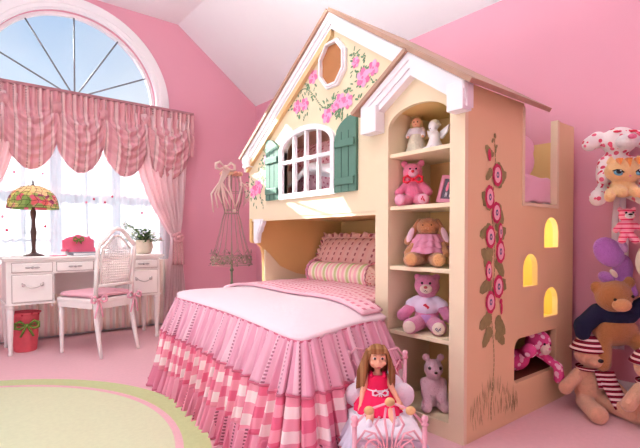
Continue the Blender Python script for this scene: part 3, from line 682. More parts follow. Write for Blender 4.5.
# bolster
bo = thing('bolster_pillow', 'round bolster striped pink, cream and green, lying on the quilt', 'pillow', (2.10, 2.33, .672))
m = MB(); m.surf(lambda u, v: (.078*math.cos(2*PI*v), -.30+.6*u, .078*math.sin(2*PI*v)), 24, 24, .6, .5); m.obj('bolster_body', bolm, bo)
for s in (-1, 1):
    m = MB(); m.surf(lambda u, v, s=s: (.08*(1-v*.98)*math.cos(2*PI*u), s*(.30+.035*math.sin(v*PI/2)+.004*math.sin(u*60)), .08*(1-v*.98)*math.sin(2*PI*u)), 40, 8); m.ell((0, s*.336, 0), (.014, .01, .014)); m.obj('bolster_end', bolend, bo)
for s in (-1, 1):
    m = MB(); m.surf(lambda u, v, s=s: ((.08+.016*v)*math.cos(2*PI*u), s*(.296+.008*v)+.004*math.sin(u*110), (.08+.016*v)*math.sin(2*PI*u)), 90, 2); m.obj('bolster_frill', tinypink, bo, [SOLID(.002)])
# ruffled shams
def pillow(name, w, h, t, mat, label, loc, rot, frill=None, group=None):
    root = thing(name, label, 'pillow', loc, 0, group); root.rotation_euler = rot
    m = MB()
    for s in (-1, 1):
        def f(u, v, s=s):
            x, z = -1+2*u, -1+2*v
            k = max(0, (1-abs(x)**2.6)*(1-abs(z)**2.6))**.5
            c = 1-.07*(abs(x)*abs(z))**3*0
            return ((w/2)*x*(1-.05*(1-z*z)*0), s*t/2*k, h/2+(h/2)*z)
        m.surf(f, 22, 22, w, h)
    bmesh.ops.remove_doubles(m.bm, verts=m.bm.verts, dist=1e-5)
    m.obj('pillow_body', mat, root)
    if frill:
        m = MB()
        def fr_(u, v):
            p = (u*4) % 4; k = int(p); q = p-k
            pts = [(-1, -1), (1, -1), (1, 1), (-1, 1), (-1, -1)]; a, b = pts[k], pts[k+1]
            x, z = a[0]+(b[0]-a[0])*q, a[1]+(b[1]-a[1])*q; r = 1/max(abs(x), abs(z))
            o = .045*v
            return (w/2*x+o*x, .011*v*math.sin(u*300), h/2+h/2*z+o*z+.006*v*math.sin(u*170))
        m.surf(fr_, 260, 3, 2.2, .04, closed=True); m.obj('frill', frill, root, [SOLID(.002)])
    return root
pillow('ruffled_pillow', .74, .37, .15, shamm, 'salmon dotted pillow with a ruffled edge leaning up behind the striped bolster', (2.28, 2.56, .585), (math.radians(-26), 0, math.radians(-90)), shamm)
pillow('ruffled_pillow', .5, .32, .14, bolend, 'pale rose print pillow half hidden behind the bookcase, right of the dotted pillow', (2.36, 2.02, .61), (math.radians(-28), 0, math.radians(-90)), shamm)

# ------------------------------------------------------------------ the playhouse loft bed with bookcase
house = thing('playhouse_loft_bed', 'cream playhouse loft bed with gabled roof, green shutters, bookcase tower and painted flowers', 'bunk bed', (0, 0, 0))
XF, YT, YE = 1.77, 1.15, 3.03
def H(mb, name, m, p=None, mods=()): return mb.obj(name, m, p or house, mods)
PK = 2.24; PY = 2.045; SL = .70
def roofz(y): return PK-SL*abs(y-PY)
# front wall with window, octagon
wy0, wy1, wz0, wzs, wzt = 2.06, 2.565, 1.215, 1.50, 1.60
wc = (wy0+wy1)/2; wr = (wy1-wy0)/2
winhole = [(wy0, wz0), (wy1, wz0), (wy1, wzs)] + arc(wc, wzs, wr, 0, PI, 20, wzt-wzs)[1:-1] + [(wy0, wzs)]
oct_ = [(2.05+.105*math.cos(PI/8+k*PI/4), 1.945+.125*math.sin(PI/8+k*PI/4)) for k in range(8)]
SGZ_ = roofz(1.42)
fw = MB(); fw.prism([(1.68, 1.065), (YE, 1.065), (YE, roofz(YE)-.02), (PY, PK-.02), (1.46, roofz(1.46)-.02), (1.46, SGZ_-.03), (1.68, SGZ_-.20)], [winhole], 'x', XF, XF+.03)
# painted roses and leaves on the front
DN = [0]
def disc(mb, c, ry, rz, ang, axis, off, n=10):
    DN[0] = (DN[0]+1) % 700; off -= DN[0]*1.6e-6   # every brush stroke lies on the one before
    pts = []
    for k in range(n):
        a = 2*PI*k/n; p = ry*math.cos(a), rz*math.sin(a)
        q = (c[0]+p[0]*math.cos(ang)-p[1]*math.sin(ang), c[1]+p[0]*math.sin(ang)+p[1]*math.cos(ang))
        pts.append((off, q[0], q[1]) if axis == 'x' else (q[0], off, q[1]))
    vs = [mb.bm.verts.new(p) for p in pts]; f = mb.bm.faces.new(vs); f.material_index = mb.mi
    want = Vector((-1, 0, 0)) if axis == 'x' else Vector((0, -1, 0)); f.normal_update()
    if f.normal.dot(want) < 0: f.normal_flip()
    mb.fin(vs if mb.tf is not None else [], [f], False)
def inwall(y, z): return z < roofz(y)-.13 and not (wy0-.24 < y < wy1+.24 and z < wzs+.10) and not (wy0-.03 < y < wy1+.03 and z < wzt+.05) and not (abs(y-2.05) < .15 and abs(z-1.945) < .17) and 1.7 < y < 3.02
def rose(mb, y, z, r, axis='x', off=XF-.0025, pale=0):
    for k in range(6):
        a = k*PI/3+y*9; mb.mi = 2 if (k+pale) % 2 else 1; disc(mb, (y+r*.55*math.cos(a), z+r*.55*math.sin(a)), r*.55, r*.42, a, axis, off-.0003*k)
    mb.mi = 2; disc(mb, (y, z), r*.38, r*.34, 0, axis, off-.0026); mb.mi = 1; disc(mb, (y+r*.05, z), r*.18, r*.16, 0, axis, off-.003)
roses = [(2.41, 1.775, .042, 1), (2.33, 1.775, .04, 1), (2.245, 1.925, .044, 0), (2.27, 2.03, .032, 1), (2.11, 1.655, .044, 0), (1.99, 1.715, .045, 0), (1.925, 1.70, .042, 0), (2.04, 1.69, .03, 1), (1.80, 1.80, .05, 0), (1.72, 1.83, .04, 0), (1.86, 1.90, .03, 1),
         (2.90, 1.295, .055, 1), (2.965, 1.265, .045, 0), (2.79, 1.48, .032, 0), (2.795, 1.38, .028, 0), (2.79, 1.32, .024, 1)]
for y, z, r, pl in roses: rose(fw, y, z, r, pale=pl)
for y, z, r, pl in roses:
    for k in range(22):
        a = random.uniform(0, 2*PI); d = r*random.uniform(1.05, 2.9); p = (y+d*math.cos(a), z+d*math.sin(a))
        if inwall(*p) or p[0] > 2.77: fw.mi = 3; disc(fw, p, random.uniform(.009, .017), random.uniform(.004, .0075), a+random.uniform(-.7, .7), 'x', XF-.0018, 6)
for i in range(60):
    t = i/59; y = 2.48-.75*t; z = 1.80+.06*math.sin(t*9)+.12*t-.1*math.exp(-((t-.5)/.2)**2); fw.mi = 3
    if inwall(y, z): disc(fw, (y, z), .011, .0035, math.atan2(.3*math.cos(t*9), -1), 'x', XF-.0015, 6)
    if i % 3 == 0 and inwall(y, z+.03): disc(fw, (y, z+.03*(1 if i % 2 else -1)), .013, .006, 1.2, 'x', XF-.0017, 6)
for i in range(26):
    z = 1.62-.5*i/26; y = 2.80+.02*math.sin(i*.7)+(.05 if z < 1.35 else 0); fw.mi = 3; disc(fw, (y, z), .009, .004, 1.3+.5*(i % 2), 'x', XF-.0016, 6)
H(fw, 'front_wall', [cream, rose1, rose2, leafp])
# window frame with bars
wf = MB(); o1 = .035
outer = [(wy0-o1, wz0-o1), (wy1+o1, wz0-o1), (wy1+o1, wzs)] + arc(wc, wzs, wr+o1, 0, PI, 24, wzt-wzs+o1)[1:-1] + [(wy0-o1, wzs)]
wf.prism(outer, [winhole], 'x', XF-.022, XF+.028)
win2 = H(wf, 'window_frame', white)
for k in range(1, 4):
    y = wy0+(wy1-wy0)*k/4; zt = wzs+(wzt-wzs)*math.sqrt(max(0, 1-((y-wc)/wr)**2)); H(MB().box(XF-.014, XF+.012, y-.009, y+.009, wz0, zt), 'window_bar', white, win2)
H(MB().box(XF-.016, XF+.01, wy0, wy1, 1.415, 1.437), 'window_bar', white, win2)
# shutters with arched tops, z-boards and battens
def shutter(ya, yb, hi_at_b):
    top = []
    for i in range(11):
        t = i/10; y = yb+(ya-yb)*t; q = (1-t) if hi_at_b else t      # q = 1 on the high outer side
        top.append((y, 1.49+.125*math.sqrt(max(0, 1-(1-q)**2))))
    m = MB(); m.prism([(ya, 1.185), (yb, 1.185)]+top, [], 'x', XF-.02, XF-.001); m.mi = 1
    for k in (1, 2): y = ya+(yb-ya)*k/3; m.box(XF-.0212, XF-.0198, y-.0025, y+.0025, 1.185, 1.53)
    so = H(m, 'shutter', [green, greendk])
    for z in (1.225, 1.44): H(MB().box(XF-.032, XF-.0215, ya+.008, yb-.008, z, z+.042, .003), 'batten', green, so)
shutter(wy1+.04, wy1+.04+.165, True); shutter(wy0-.04-.18, wy0-.04, False)
# octagonal window
oc = MB(); oc.prism([(2.05+(p[0]-2.05)*1.24, 1.945+(p[1]-1.945)*1.18) for p in oct_], [oct_], 'x', XF-.020, XF-.0005); oc.prism([(2.05+(p[0]-2.05)*1.12, 1.945+(p[1]-1.945)*1.1) for p in oct_], [oct_], 'x', XF-.03, XF-.02)
oco = H(oc, 'octagonal_frame', white); H(MB().prism(oct_, [], 'x', XF-.006, XF-.0005), 'octagonal_panel', octbrown, oco)
# roof of the loft: two slopes, brown boards with brown edge
def slope(y0, z0, y1, z1, xa, xb, t, name, mats, p=None):
    n = Vector((0, -(z1-z0), y1-y0)).normalized(); n = n if n.z > 0 else -n
    m = MB(); m.prism([(y0, z0), (y1, z1), (y1+n.y*t, z1+n.z*t), (y0+n.y*t, z0+n.z*t)], [], 'x', xa, xb); return H(m, name, mats, p)
RXa, RXb = 1.715, 2.42
slope(PY, PK+.0, YE+.055, roofz(YE+.055), RXa, RXb, .022, 'roof_panel', brownboard)
slope(PY, PK+.0, 1.09, roofz(1.09)+.0, RXa+.0, RXb, .022, 'roof_panel', brownboard)
# white stepped bargeboards below the roof edge
def barge(y0, z0, y1, z1, w, xa, xb, name='bargeboard', ends=False):
    d = Vector((y1-y0, z1-z0)).normalized()
    m = MB()
    for k, (ww, dx) in enumerate(((w, .018), (w*.7, .009), (w*.35, .0))):
        e = .0015*k*(1 if y1 > y0 else -1); ze = z1+(z0-z1)*abs(e/(y1-y0))
        m.prism([(y0, z0-.0005*k), (y1-e, ze-.0005*k), (y1-e, ze-ww*1.25), (y0, z0-ww*1.25)], [], 'x', xa+dx, xb-.0005*k)
    H(m, name, white)
barge(PY, PK-.002, YE+.04, roofz(YE+.04)-.002, .080, 1.728, XF-.001); barge(PY, PK-.002, 1.47, roofz(1.47)-.002, .074, 1.728, XF-.001)
H(MB().box(1.724, XF, YE-.06, YE+.025, 1.45, roofz(YE+.02)-.003, .003), 'return_block', white)
H(MB().prism([(PY, PK-.094), (YE, roofz(YE)-.094), (YE, roofz(YE)-.135), (PY, PK-.135)], [], 'x', XF-.028, XF-.001), 'inner_molding', tanm)
# small gable over the bookcase tower: left slope only stands free, right slope runs with the main roof
SGY, SGZ = 1.42, roofz(1.42)
GS = .62
slope(SGY, SGZ, 1.79, SGZ-.37*GS, 1.672, 1.80, .02, 'roof_panel', brownboard)
slope(SGY, SGZ, 1.08, SGZ-.34*SL, 1.672, 1.7145, .02, 'roof_panel', brownboard)
barge(SGY, SGZ-.002, 1.74, SGZ-.32*GS-.002, .085, 1.688, 1.752); barge(SGY, SGZ-.002, 1.11, SGZ-.31*SL-.002, .085, 1.688, 1.752)
H(MB().box(1.684, 1.752, 1.625, 1.735, SGZ-.34, SGZ-.32*GS-.006, .003), 'return_block', white); H(MB().box(1.684, 1.752, 1.118, 1.20, SGZ-.335, SGZ-.30*SL-.006, .003), 'return_block', white)
# bookcase face with arch
BY_0, BY_1 = 1.228, 1.600
bh = [(BY_0, .075), (BY_1, .075), (BY_1, 1.475)] + arc((BY_0+BY_1)/2, 1.475, (BY_1-BY_0)/2, 0, PI, 20, .095)[1:-1] + [(BY_0, 1.475)]
H(MB().prism([(YT, 0), (1.69, 0), (1.69, SGZ-.27*GS-.006), (SGY, SGZ-.004), (YT, SGZ-.27*SL-.006)], [bh], 'x', XF-.018, XF+.006), 'bookcase_face', cream)
H(MB().box(XF+.006, 2.12, BY_1, 1.69, 0, 1.60), 'bookcase_side', cream); H(MB().box(XF+.006, 2.12, YT+.032, BY_0, 0, 1.60), 'bookcase_side', cream)
H(MB().box(2.10, 2.12, BY_0, BY_1, 0, 1.62), 'bookcase_back', niche); H(MB().box(XF+.006, 2.12, YT+.05, 1.69, 1.572, 1.584), 'bookcase_top', niche)
for z in (.055, .428, .757, 1.063, 1.330): H(MB().box(XF-.004, 2.10, BY_0, BY_1, z, z+.02, .002), 'shelf', cream)
# side wall with bed opening, three arched lights and the cubby hole, and a painted hollyhock
def arched(x0, x1, z0, zs, zt): return [(x0, z0), (x1, z0), (x1, zs)] + arc((x0+x1)/2, zs, (x1-x0)/2, 0, PI, 14, zt-zs)[1:-1] + [(x0, zs)]
SX1 = 2.87
cub = [(2.19, .205), (2.21, .185), (2.655, .185), (2.655, .41), (2.25, .41)] + arc(2.25, .35, .06, PI/2, PI, 6)[1:]
W1, W2, W3 = arched(2.505, 2.672, .868, .95, 1.035), arched(2.275, 2.355+.02, .668, .755, .838), arched(2.505, 2.672, .487, .565, .648)
W2 = arched(2.275, 2.43, .668, .755, .838)
sw = MB(); sw.prism([(XF+.006, 0), (SX1, 0), (SX1, 1.575), (2.65, 1.575), (2.65, 1.10), (2.275, 1.10), (2.275, roofz(YT)-.01), (XF+.006, roofz(YT)-.01)], [cub, W1, W2, W3], 'y', YT, YT+.03)
off = YT-.0025
fl = [(2.013, 1.218, .036, .05), (1.948, 1.11, .034, .052), (2.008, 1.04, .034, .048), (1.957, .925, .035, .05), (2.045, .95, .018, .04), (2.045, .855, .034, .053), (1.944, .766, .024, .045), (2.03, .688, .038, .052), (1.96, .62, .036, .05)]
def hleaf(x, z, L, a, w=.4):
    sw.mi = 3; disc(sw, (x+L*.5*math.cos(a), z+L*.5*math.sin(a)), L*.5, L*w*.5, a, 'y', off+.0008, 8); disc(sw, (x+L*.25*math.cos(a), z+L*.25*math.sin(a)), L*.25, L*w*.6, a, 'y', off+.0006, 8)
for i, z in enumerate([1.30, 1.27, 1.24, 1.17, 1.15, 1.08, 1.06, 1.0, .97, .9, .88, .82, .8, .73, .72, .65, .56, .54, .55, .52, .50, .48]):
    x = 1.99; s = 1 if i % 2 else -1; hleaf(x+s*.02, z, .112 if z < 1.2 else .075, (-PI/2+s*random.uniform(.5, 1.2)) if z < .6 or i % 3 else (PI/2-s*.9), .5)
sw.mi = 3
for i in range(60):
    z = 1.40-1.33*i/59; disc(sw, (1.985+.012*math.sin(i*.3), z), .012, .0035, PI/2+.1*math.sin(i), 'y', off+.001, 6)
for z in (1.40, 1.375, 1.35, 1.33, 1.31): disc(sw, (1.985+random.uniform(-.02, .02), z), .014, .008, random.uniform(.6, 2.4), 'y', off, 7)
for x, z, rx, rz in [(a, b, c_*1.18, d*1.12) for a, b, c_, d in fl]:
    for k in range(8):
        a = k*PI/4+.2; sw.mi = 1; disc(sw, (x+rx*.5*math.cos(a), z+rz*.5*math.sin(a)), rx*.55, rz*.5, 0, 'y', off-.0003*k, 9)
    sw.mi = 2; disc(sw, (x, z), rx*.68, rz*.68, 0, 'y', off-.0028, 14); sw.mi = 4; disc(sw, (x, z), rx*.28, rz*.28, 0, 'y', off-.0031, 10); sw.mi = 2; disc(sw, (x, z), rx*.12, rz*.12, 0, 'y', off-.0034, 8)
sw.mi = 1; disc(sw, (1.945, 1.305), .014, .03, .1, 'y', off); disc(sw, (2.06, .58), .012, .03, 0, 'y', off); disc(sw, (2.055, .615), .014, .014, 0, 'y', off)
for i in range(90):
    x = 1.80+.42*random.random(); h = random.uniform(.02, .06); sw.mi = 5; z = .05+random.uniform(0, .20)*(1-abs(x-1.99)/.3)
    disc(sw, (x, z+h/2), h*.8, .0016, PI/2+random.uniform(-.25, .25), 'y', off, 6)
H(sw, 'side_wall', [peach, crim, crimpale, leafo, cgrey, dullgr])
op = MB(); op.box(2.258, 2.279, YT-.004, YT+.034, 1.085, roofz(YT)-.03); op.box(2.645, 2.668, YT-.004, YT+.034, 1.085, 1.579); op.box(2.279, 2.645, YT-.004, YT+.034, 1.085, 1.104); H(op, 'opening_trim', cream)
# structure inside: loft deck, end wall with cut-out, back panels, stair cavity
H(MB().prism([(XF+.03, 1.69), (2.12, 1.69), (2.12, YT+.03), (SX1, YT+.03), (SX1, YE-.03), (XF+.03, YE-.03)], [], 'z', 1.065, 1.095), 'loft_deck', niche)
H(MB().box(XF+.005, XF+.03, 1.69, YE-.001, 1.045, 1.066), 'deck_edge', cream)
ep = [(XF, 1.065), (XF, .90), (XF+.01, .885)] + [(XF+.06, .875), (XF+.09, .85), (XF+.105, .80), (XF+.11, .70), (XF+.11, .0), (2.87, 0), (2.87, 1.065)]
H(MB().prism(ep, [], 'y', YE-.028, YE), 'end_panel', niche)
H(MB().prism([(XF+.112, 0), (2.42, 0), (2.42, .60), (2.30, .61), (2.18, .635), (2.10, .665), (2.02, .70), (1.95, .77), (1.92, .80), (XF+.112, .83)], [], 'y', YE-.045, YE-.029), 'end_wainscot', cream)
H(MB().box(XF+.03, 2.40, YE-.028, YE, 1.095, roofz(YE)-.01), 'loft_end_wall', cream)
H(MB().box(2.68, 2.70, 1.69, YE-.03, 0, 1.065), 'niche_back', niche); H(MB().box(2.12, 2.68, 1.67, 1.69, 0, 1.065), 'niche_side', niche)
H(MB().prism([(1.9, 0), (2.12, 0)][0:0] + [(YT+.03, 1.095), (YE, 1.095), (YE, roofz(YE)-.012), (PY, PK-.012), (YT+.03, roofz(YT+.03)-.012)], [[(1.7, 1.3), (1.71, 1.3), (1.71, 1.31)]][0:0], 'x', 2.84, SX1) if False else MB().box(2.84, SX1, YT+.03, YE, 1.095, 1.50), 'loft_back', niche)
H(MB().box(2.12, SX1, 1.45, 1.47, .45, 1.06), 'stair_panel', yellowp); H(MB().box(2.12, 2.14, YT+.032, 1.45, .45, 1.06), 'stair_panel', yellowp)
H(MB().box(2.12, SX1-.02, YT+.032, 1.67, .44, .452), 'stair_tread', yellowp); H(MB().box(2.85, SX1, YT+.03, 1.67, 0, 1.06), 'tower_back', niche)
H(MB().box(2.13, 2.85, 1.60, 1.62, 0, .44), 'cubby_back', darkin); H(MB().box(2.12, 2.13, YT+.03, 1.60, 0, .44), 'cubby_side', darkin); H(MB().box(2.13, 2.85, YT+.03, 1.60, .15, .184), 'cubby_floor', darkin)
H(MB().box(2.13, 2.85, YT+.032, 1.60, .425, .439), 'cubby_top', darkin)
# corbel under the loft
br = MB(); pr_ = [(2.97, 1.06), (2.84, 1.06), (2.84, 1.03), (2.865, 1.0), (2.875, .975), (2.90, .955), (2.91, .92), (2.915, .885), (2.955, .88), (2.97, .90)]
br.prism(pr_, [], 'x', XF+.0, XF+.03); br.prism([(2.915+(y-2.915)*.7, 1.0+(z-1.0)*.8) for y, z in pr_], [], 'x', XF-.008, XF); H(br, 'corbel', white)
# loft bedding
lm = thing('loft_mattress', 'loft mattress with pale pink sheet hanging in the high side opening of the playhouse', 'mattress', (0, 0, 0))
MB().prism([(1.86, 1.74), (2.15, 1.74), (2.15, 1.22), (2.81, 1.22), (2.81, 2.96), (1.86, 2.96)], [], 'z', 1.096, 1.22).obj('mattress_core', whitesheet, lm)
m = MB()
def shd(u, v):
    x = 2.25+.43*u; s = v
    if s < .45: return (x, 1.32-.13*s/.45, 1.255-.01*s+.02*math.sin(u*5)*(1-s))
    t = (s-.45)/.55; return (x, 1.187-.004*math.sin(u*11+t*3), 1.25-.135*t+.004*math.sin(u*17))
m.surf(lambda u, v: (2.26+.42*u, 1.19+.45*(1-v) if v < .6 else 1.19+.0, 0), 2, 2) if False else m.surf(shd, 26, 20)
m.obj('draped_sheet', sheet, lm, [SOLID(.008)])
m = MB(); m.surf(lambda u, v: (1.90+.86*u, 1.78+1.15*v, 1.265+.035*abs(math.sin(u*7+v*3))*abs(math.sin(v*6+1))+(.13+.015*math.sin(v*22))*math.exp(-((1.90+.86*u-1.99-.03*math.sin(v*9))/.09)**2)), 40, 50); m.obj('rumpled_duvet', whitesheet, lm, [SOLID(.03)])
pillow('floral_pillow', 1.0, .37, .16, floralp, 'rose-print pillow propped inside the playhouse, seen through the barred loft window', (2.07, 2.47, 1.26), (math.radians(-10), 0, math.radians(-90)))
# hanging bed cloth at the opening shows a crumpled pale pink bundle
m = MB(); m.ell((0, 0, .11), (.17, .11, .12)); m.ell((.06, -.01, .19), (.11, .08, .08)); m.ell((-.07, .0, .15), (.10, .09, .10))
bd = tag(m.obj('folded_blanket', sheet, None, [FUSE(.012), SM]), 'crumpled pale pink blanket bundled in the high side opening of the playhouse', 'blanket'); bd.location = (2.46, 1.32, 1.24)

# ------------------------------------------------------------------ soft toys
def toy(name, label, cat, loc, rz, h, group=None):
    r = thing(name, label, cat, loc, rz, group); return r, h
def part(root, h, name, mat, fn, fuse=None):
    m = MB(); m.tf = Matrix.Scale(h, 4); fn(m)
    return m.obj(name, mat, root, [FUSE(fuse*h), SM] if fuse else [])
def heart(m, c, r, off):
    pass
def face(root, h, y=-.225, z=.71, dx=.075, er=.02, muz=None, muzr=(.095, .07, .075), mz=.645, nose=blackm, nr=(.03, .02, .022), smile=True, eyes=blackm):
    if muz: part(root, h, 'muzzle', muz, lambda m: m.ell((0, y+.035, mz), muzr))
    for s in (-1, 1): part(root, h, 'eye', eyes, lambda m, s=s: m.ell((s*dx, y+.035, z), er, seg=10, ring=8))
    ny = y+.035-(muzr[1] if muz else .03)
    part(root, h, 'nose', nose, lambda m: m.ell((0, ny, mz+.03), nr, seg=10, ring=8))
    if smile: part(root, h, 'mouth', blackm, lambda m: m.tube([(-.035, ny+.012, mz-.02), (-.015, ny+.004, mz-.032), (0, ny, mz-.012), (.015, ny+.004, mz-.032), (.035, ny+.012, mz-.02)], .004, 5))
def teddy(name, label, cat, loc, rz, h, fur, ear=(.17, .88, .075), arms=((.30, -.2, .24), (.30, -.2, .24)), legs=((.2, -.42, .1), (.2, -.42, .1)), body=(.19, .16, .24), head=(.205, .18, .185), tilt=0, group=None, hz=.70, armr=(.075, .085), legr=(.105, .10), bodyc=.29, hx=0):
    root = thing(name, label, cat, loc, rz, group)
    def f(m):
        m.ell((0, 0, bodyc), body); m.ell((hx, -.02, hz), head)
        for i, s in enumerate((-1, 1)):
            a = arms[i]; m.cap((s*.15, -.02, .46), (s*a[0], a[1], a[2]), *armr)
            l = legs[i]; m.cap((s*.11, -.08, .12), (s*l[0], l[1], l[2]), *legr)
            if ear: m.ell((hx+s*ear[0], 0, ear[1]), (ear[2], ear[2]*.55, ear[2]))
    part(root, h, 'body', fur, f, .022)
    return root
face_rz = lambda deg: math.radians(deg)
# front of a toy is local -Y; the bookcase opens to -X, so turn by -90 degrees (front to -X), a little toward the viewer
# 1 angel doll
an = thing('angel_doll', 'angel doll in cream lace dress with a tinsel halo, on the top bookcase shelf', 'doll', (1.91, 1.545, 1.350), face_rz(-62)); h = .205
def drs(m): m.lathe([(.30, 0), (.285, .05), (.23, .3), (.17, .5), (.13, .60), (.17, .64), (.15, .70), (.05, .74)], seg=24)
part(an, h, 'dress', lacecream, drs)
part(an, h, 'lace_yoke', lace, lambda m: (m.lathe([(.19, .54), (.2, .6), (.18, .68), (.08, .73)], seg=24), [m.cap((s*.15, 0, .66), (s*.2, -.12, .5), .07, .055) for s in (-1, 1)]))
part(an, h, 'head', skin, lambda m: (m.ell((0, -.01, .84), (.125, .12, .14)), m.ell((0, -.13, .82), .018)))
for s in (-1, 1): part(an, h, 'hand', skin, lambda m, s=s: (m.ell((s*.19, -.15, .47), (.03, .035, .04)), m.ell((s*.165, -.165, .46), (.012, .012, .025))))
part(an, h, 'hair', goldhair, lambda m: (m.ell((0, .03, .87), (.145, .125, .145)), [m.ell((s*.12, .0, .80), (.05, .06, .1)) for s in (-1, 1)]))
for s in (-1, 1): part(an, h, 'eye', browneye, lambda m, s=s: m.ell((s*.045, -.122, .85), (.018, .01, .022), seg=8, ring=6))
part(an, h, 'mouth', lipm, lambda m: m.ell((0, -.125, .785), (.022, .01, .009), seg=8, ring=6))
part(an, h, 'halo', goldm, lambda m: m.tube([(.16*math.cos(k*PI/10), .02+.1*math.sin(k*PI/10), 1.0+.01*(k % 2)) for k in range(20)], .009, 5, closed=True))
part(an, h, 'wing', plain('gauze_gold', srgb(214, 190, 140), .6), lambda m: [m.prism([(s*.08, .5), (s*.34, .75), (s*.36, .62), (s*.28, .45), (s*.1, .4)], [], 'y', .12, .14) for s in (-1, 1)])
# 2 white angel
fg = thing('angel_figurine', 'small white angel figurine right of the lace angel doll on the top shelf', 'figurine', (1.87, 1.40, 1.350), face_rz(-100)); h = .155
part(fg, h, 'body', porc, lambda m: (m.lathe([(.34, 0), (.33, .08), (.24, .2), (.17, .38), (.16, .5), (.14, .6), (.06, .66)], seg=20), m.ell((0, -.05, .80), (.17, .16, .18)), [m.cap((s*.14, -.03, .56), (s*.04, -.22, .58), .06, .045) for s in (-1, 1)], [m.cap((s*.1, -.1, .1), (s*.12, -.3, .06), .09, .07) for s in (-1, 1)]), .03)
part(fg, h, 'hair', lacecream, lambda m: (m.ell((0, 0, .86), (.18, .17, .155)), [m.ell((.15*math.cos(a), .02+.13*math.sin(a), .84), .05) for a in (0, .8, 1.6, 2.4, 3.14)]))
part(fg, h, 'wing', porc, lambda m: [m.prism([(s*.06, .42), (s*.2, .38), (s*.42, .55), (s*.5, .78), (s*.3, .7), (s*.1, .62)], [], 'y', .12, .16) for s in (-1, 1)])
part(fg, h, 'mouth', inkp, lambda m: m.ell((0, -.19, .71), (.03, .02, .012), seg=8, ring=6))
# 3 pink bear with red bow
b1 = teddy('teddy_bear', 'hot pink teddy bear with a red bow tie sitting on the second bookcase shelf', 'teddy bear', (1.88, 1.535, 1.083), face_rz(-58), .255, P_pink, arms=((.30, -.12, .28), (.30, -.12, .28)), legs=((.22, -.36, .11), (.22, -.36, .11)), legr=(.12, .125), hx=-.03)
face(b1, .255, y=-.215, z=.75, dx=.06, muz=P_pinkl, mz=.66, muzr=(.1, .06, .08), nose=redbow, nr=(.035, .02, .03), smile=False)
part(b1, .255, 'bow', redbow, lambda m: bow(m, (0, -.19, .53), .36, n=Vector((0, -1, 0))))
for s in (-1, 1): part(b1, .255, 'foot_pad', P_pinkl, lambda m, s=s: m.ell((s*.225, -.46, .12), (.1, .04, .1)))
part(b1, .255, 'foot_print', redprint, lambda m: [m.ell((.225+dx, -.503, .12+dz), (.014, .006, .022), seg=8, ring=6) for dx, dz in ((0, .03), (.015, -.01), (-.02, -.005), (.03, -.035))])
# 4 photo frame
pf = thing('photo_frame', 'pink picture frame with a dark photo, beside the pink bear with a bow', 'picture frame', (1.885, 1.335, 1.0835), face_rz(-82))
pf.rotation_euler = (math.radians(-14), math.radians(7), face_rz(-82))
MB().prism([(-.06, .008), (.06, .008), (.06, .148), (-.06, .148)], [[(-.042, .026), (.042, .026), (.042, .13), (-.042, .13)]], 'y', -.006, .008).obj('frame', framem, pf)
m = MB(); m.box(-.043, .043, 0, .004, .025, .131); m.mi = 1
for x in (-.02, .004, .024): m.ell((x, -.001, .085), (.008, .002, .02), seg=8, ring=6); m.ell((x, -.001, .108), (.005, .002, .006), seg=8, ring=6)
m.mi = 2
for x in (-.022, -.016, .002, .008, .022, .027): m.ell((x, -.001, .05), (.0022, .002, .014), seg=6, ring=5)
m.obj('photo', [photom, palered, lace], pf)
# 5 bunny in tulle
b2 = teddy('plush_bunny', 'floppy-eared tan bunny in a pink tulle dress slumped on the middle bookcase shelf', 'plush rabbit', (1.90, 1.46, .778), face_rz(-58), .30, P_tan, ear=None, hz=.66, head=(.2, .18, .16), body=(.22, .16, .26), arms=((.30, -.2, .22), (.30, -.2, .22)), legs=((.24, -.40, .12), (.20, -.42, .12)), legr=(.12, .125))
for s in (-1, 1):
    part(b2, .30, 'ear', [P_tan], lambda m, s=s: m.cap((s*.15, .0, .76), (s*.32, -.06, .42), .05, .085), .02)
    part(b2, .30, 'inner_ear', [P_lightpink], lambda m, s=s: m.ell((s*.285, -.125, .52), (.05, .03, .14), Matrix.Rotation(s*-.35, 3, 'Y')))
    part(b2, .30, 'eye', blackm, lambda m, s=s: m.ell((s*.07, -.19, .69), .012, seg=8, ring=6)); part(b2, .30, 'foot_pad', P_tanl, lambda m, s=s: m.ell((s*.22, -.50, .125), (.1, .04, .1)))
part(b2, .30, 'nose', P_tan, lambda m: m.ell((0, -.2, .63), (.03, .02, .02)))
m = MB(); m.tf = Matrix.Scale(.30, 4)
for k, (z0, z1, r0, r1) in enumerate(((.54, .42, .19, .28), (.50, .32, .21, .34), (.44, .22, .23, .40))): m.surf(lambda u, v: ((r0+(r1-r0)*v+.02*v*math.sin(u*88+k))*math.cos(2*PI*u), (r0+(r1-r0)*v+.02*v*math.sin(u*88+k))*.86*math.sin(2*PI*u)-.02, z0+(z1-z0)*v+.012*math.sin(u*57)*v), 130, 4, closed=True)
m.obj('tulle_dress', tulle, b2, [SOLID(.0012)])
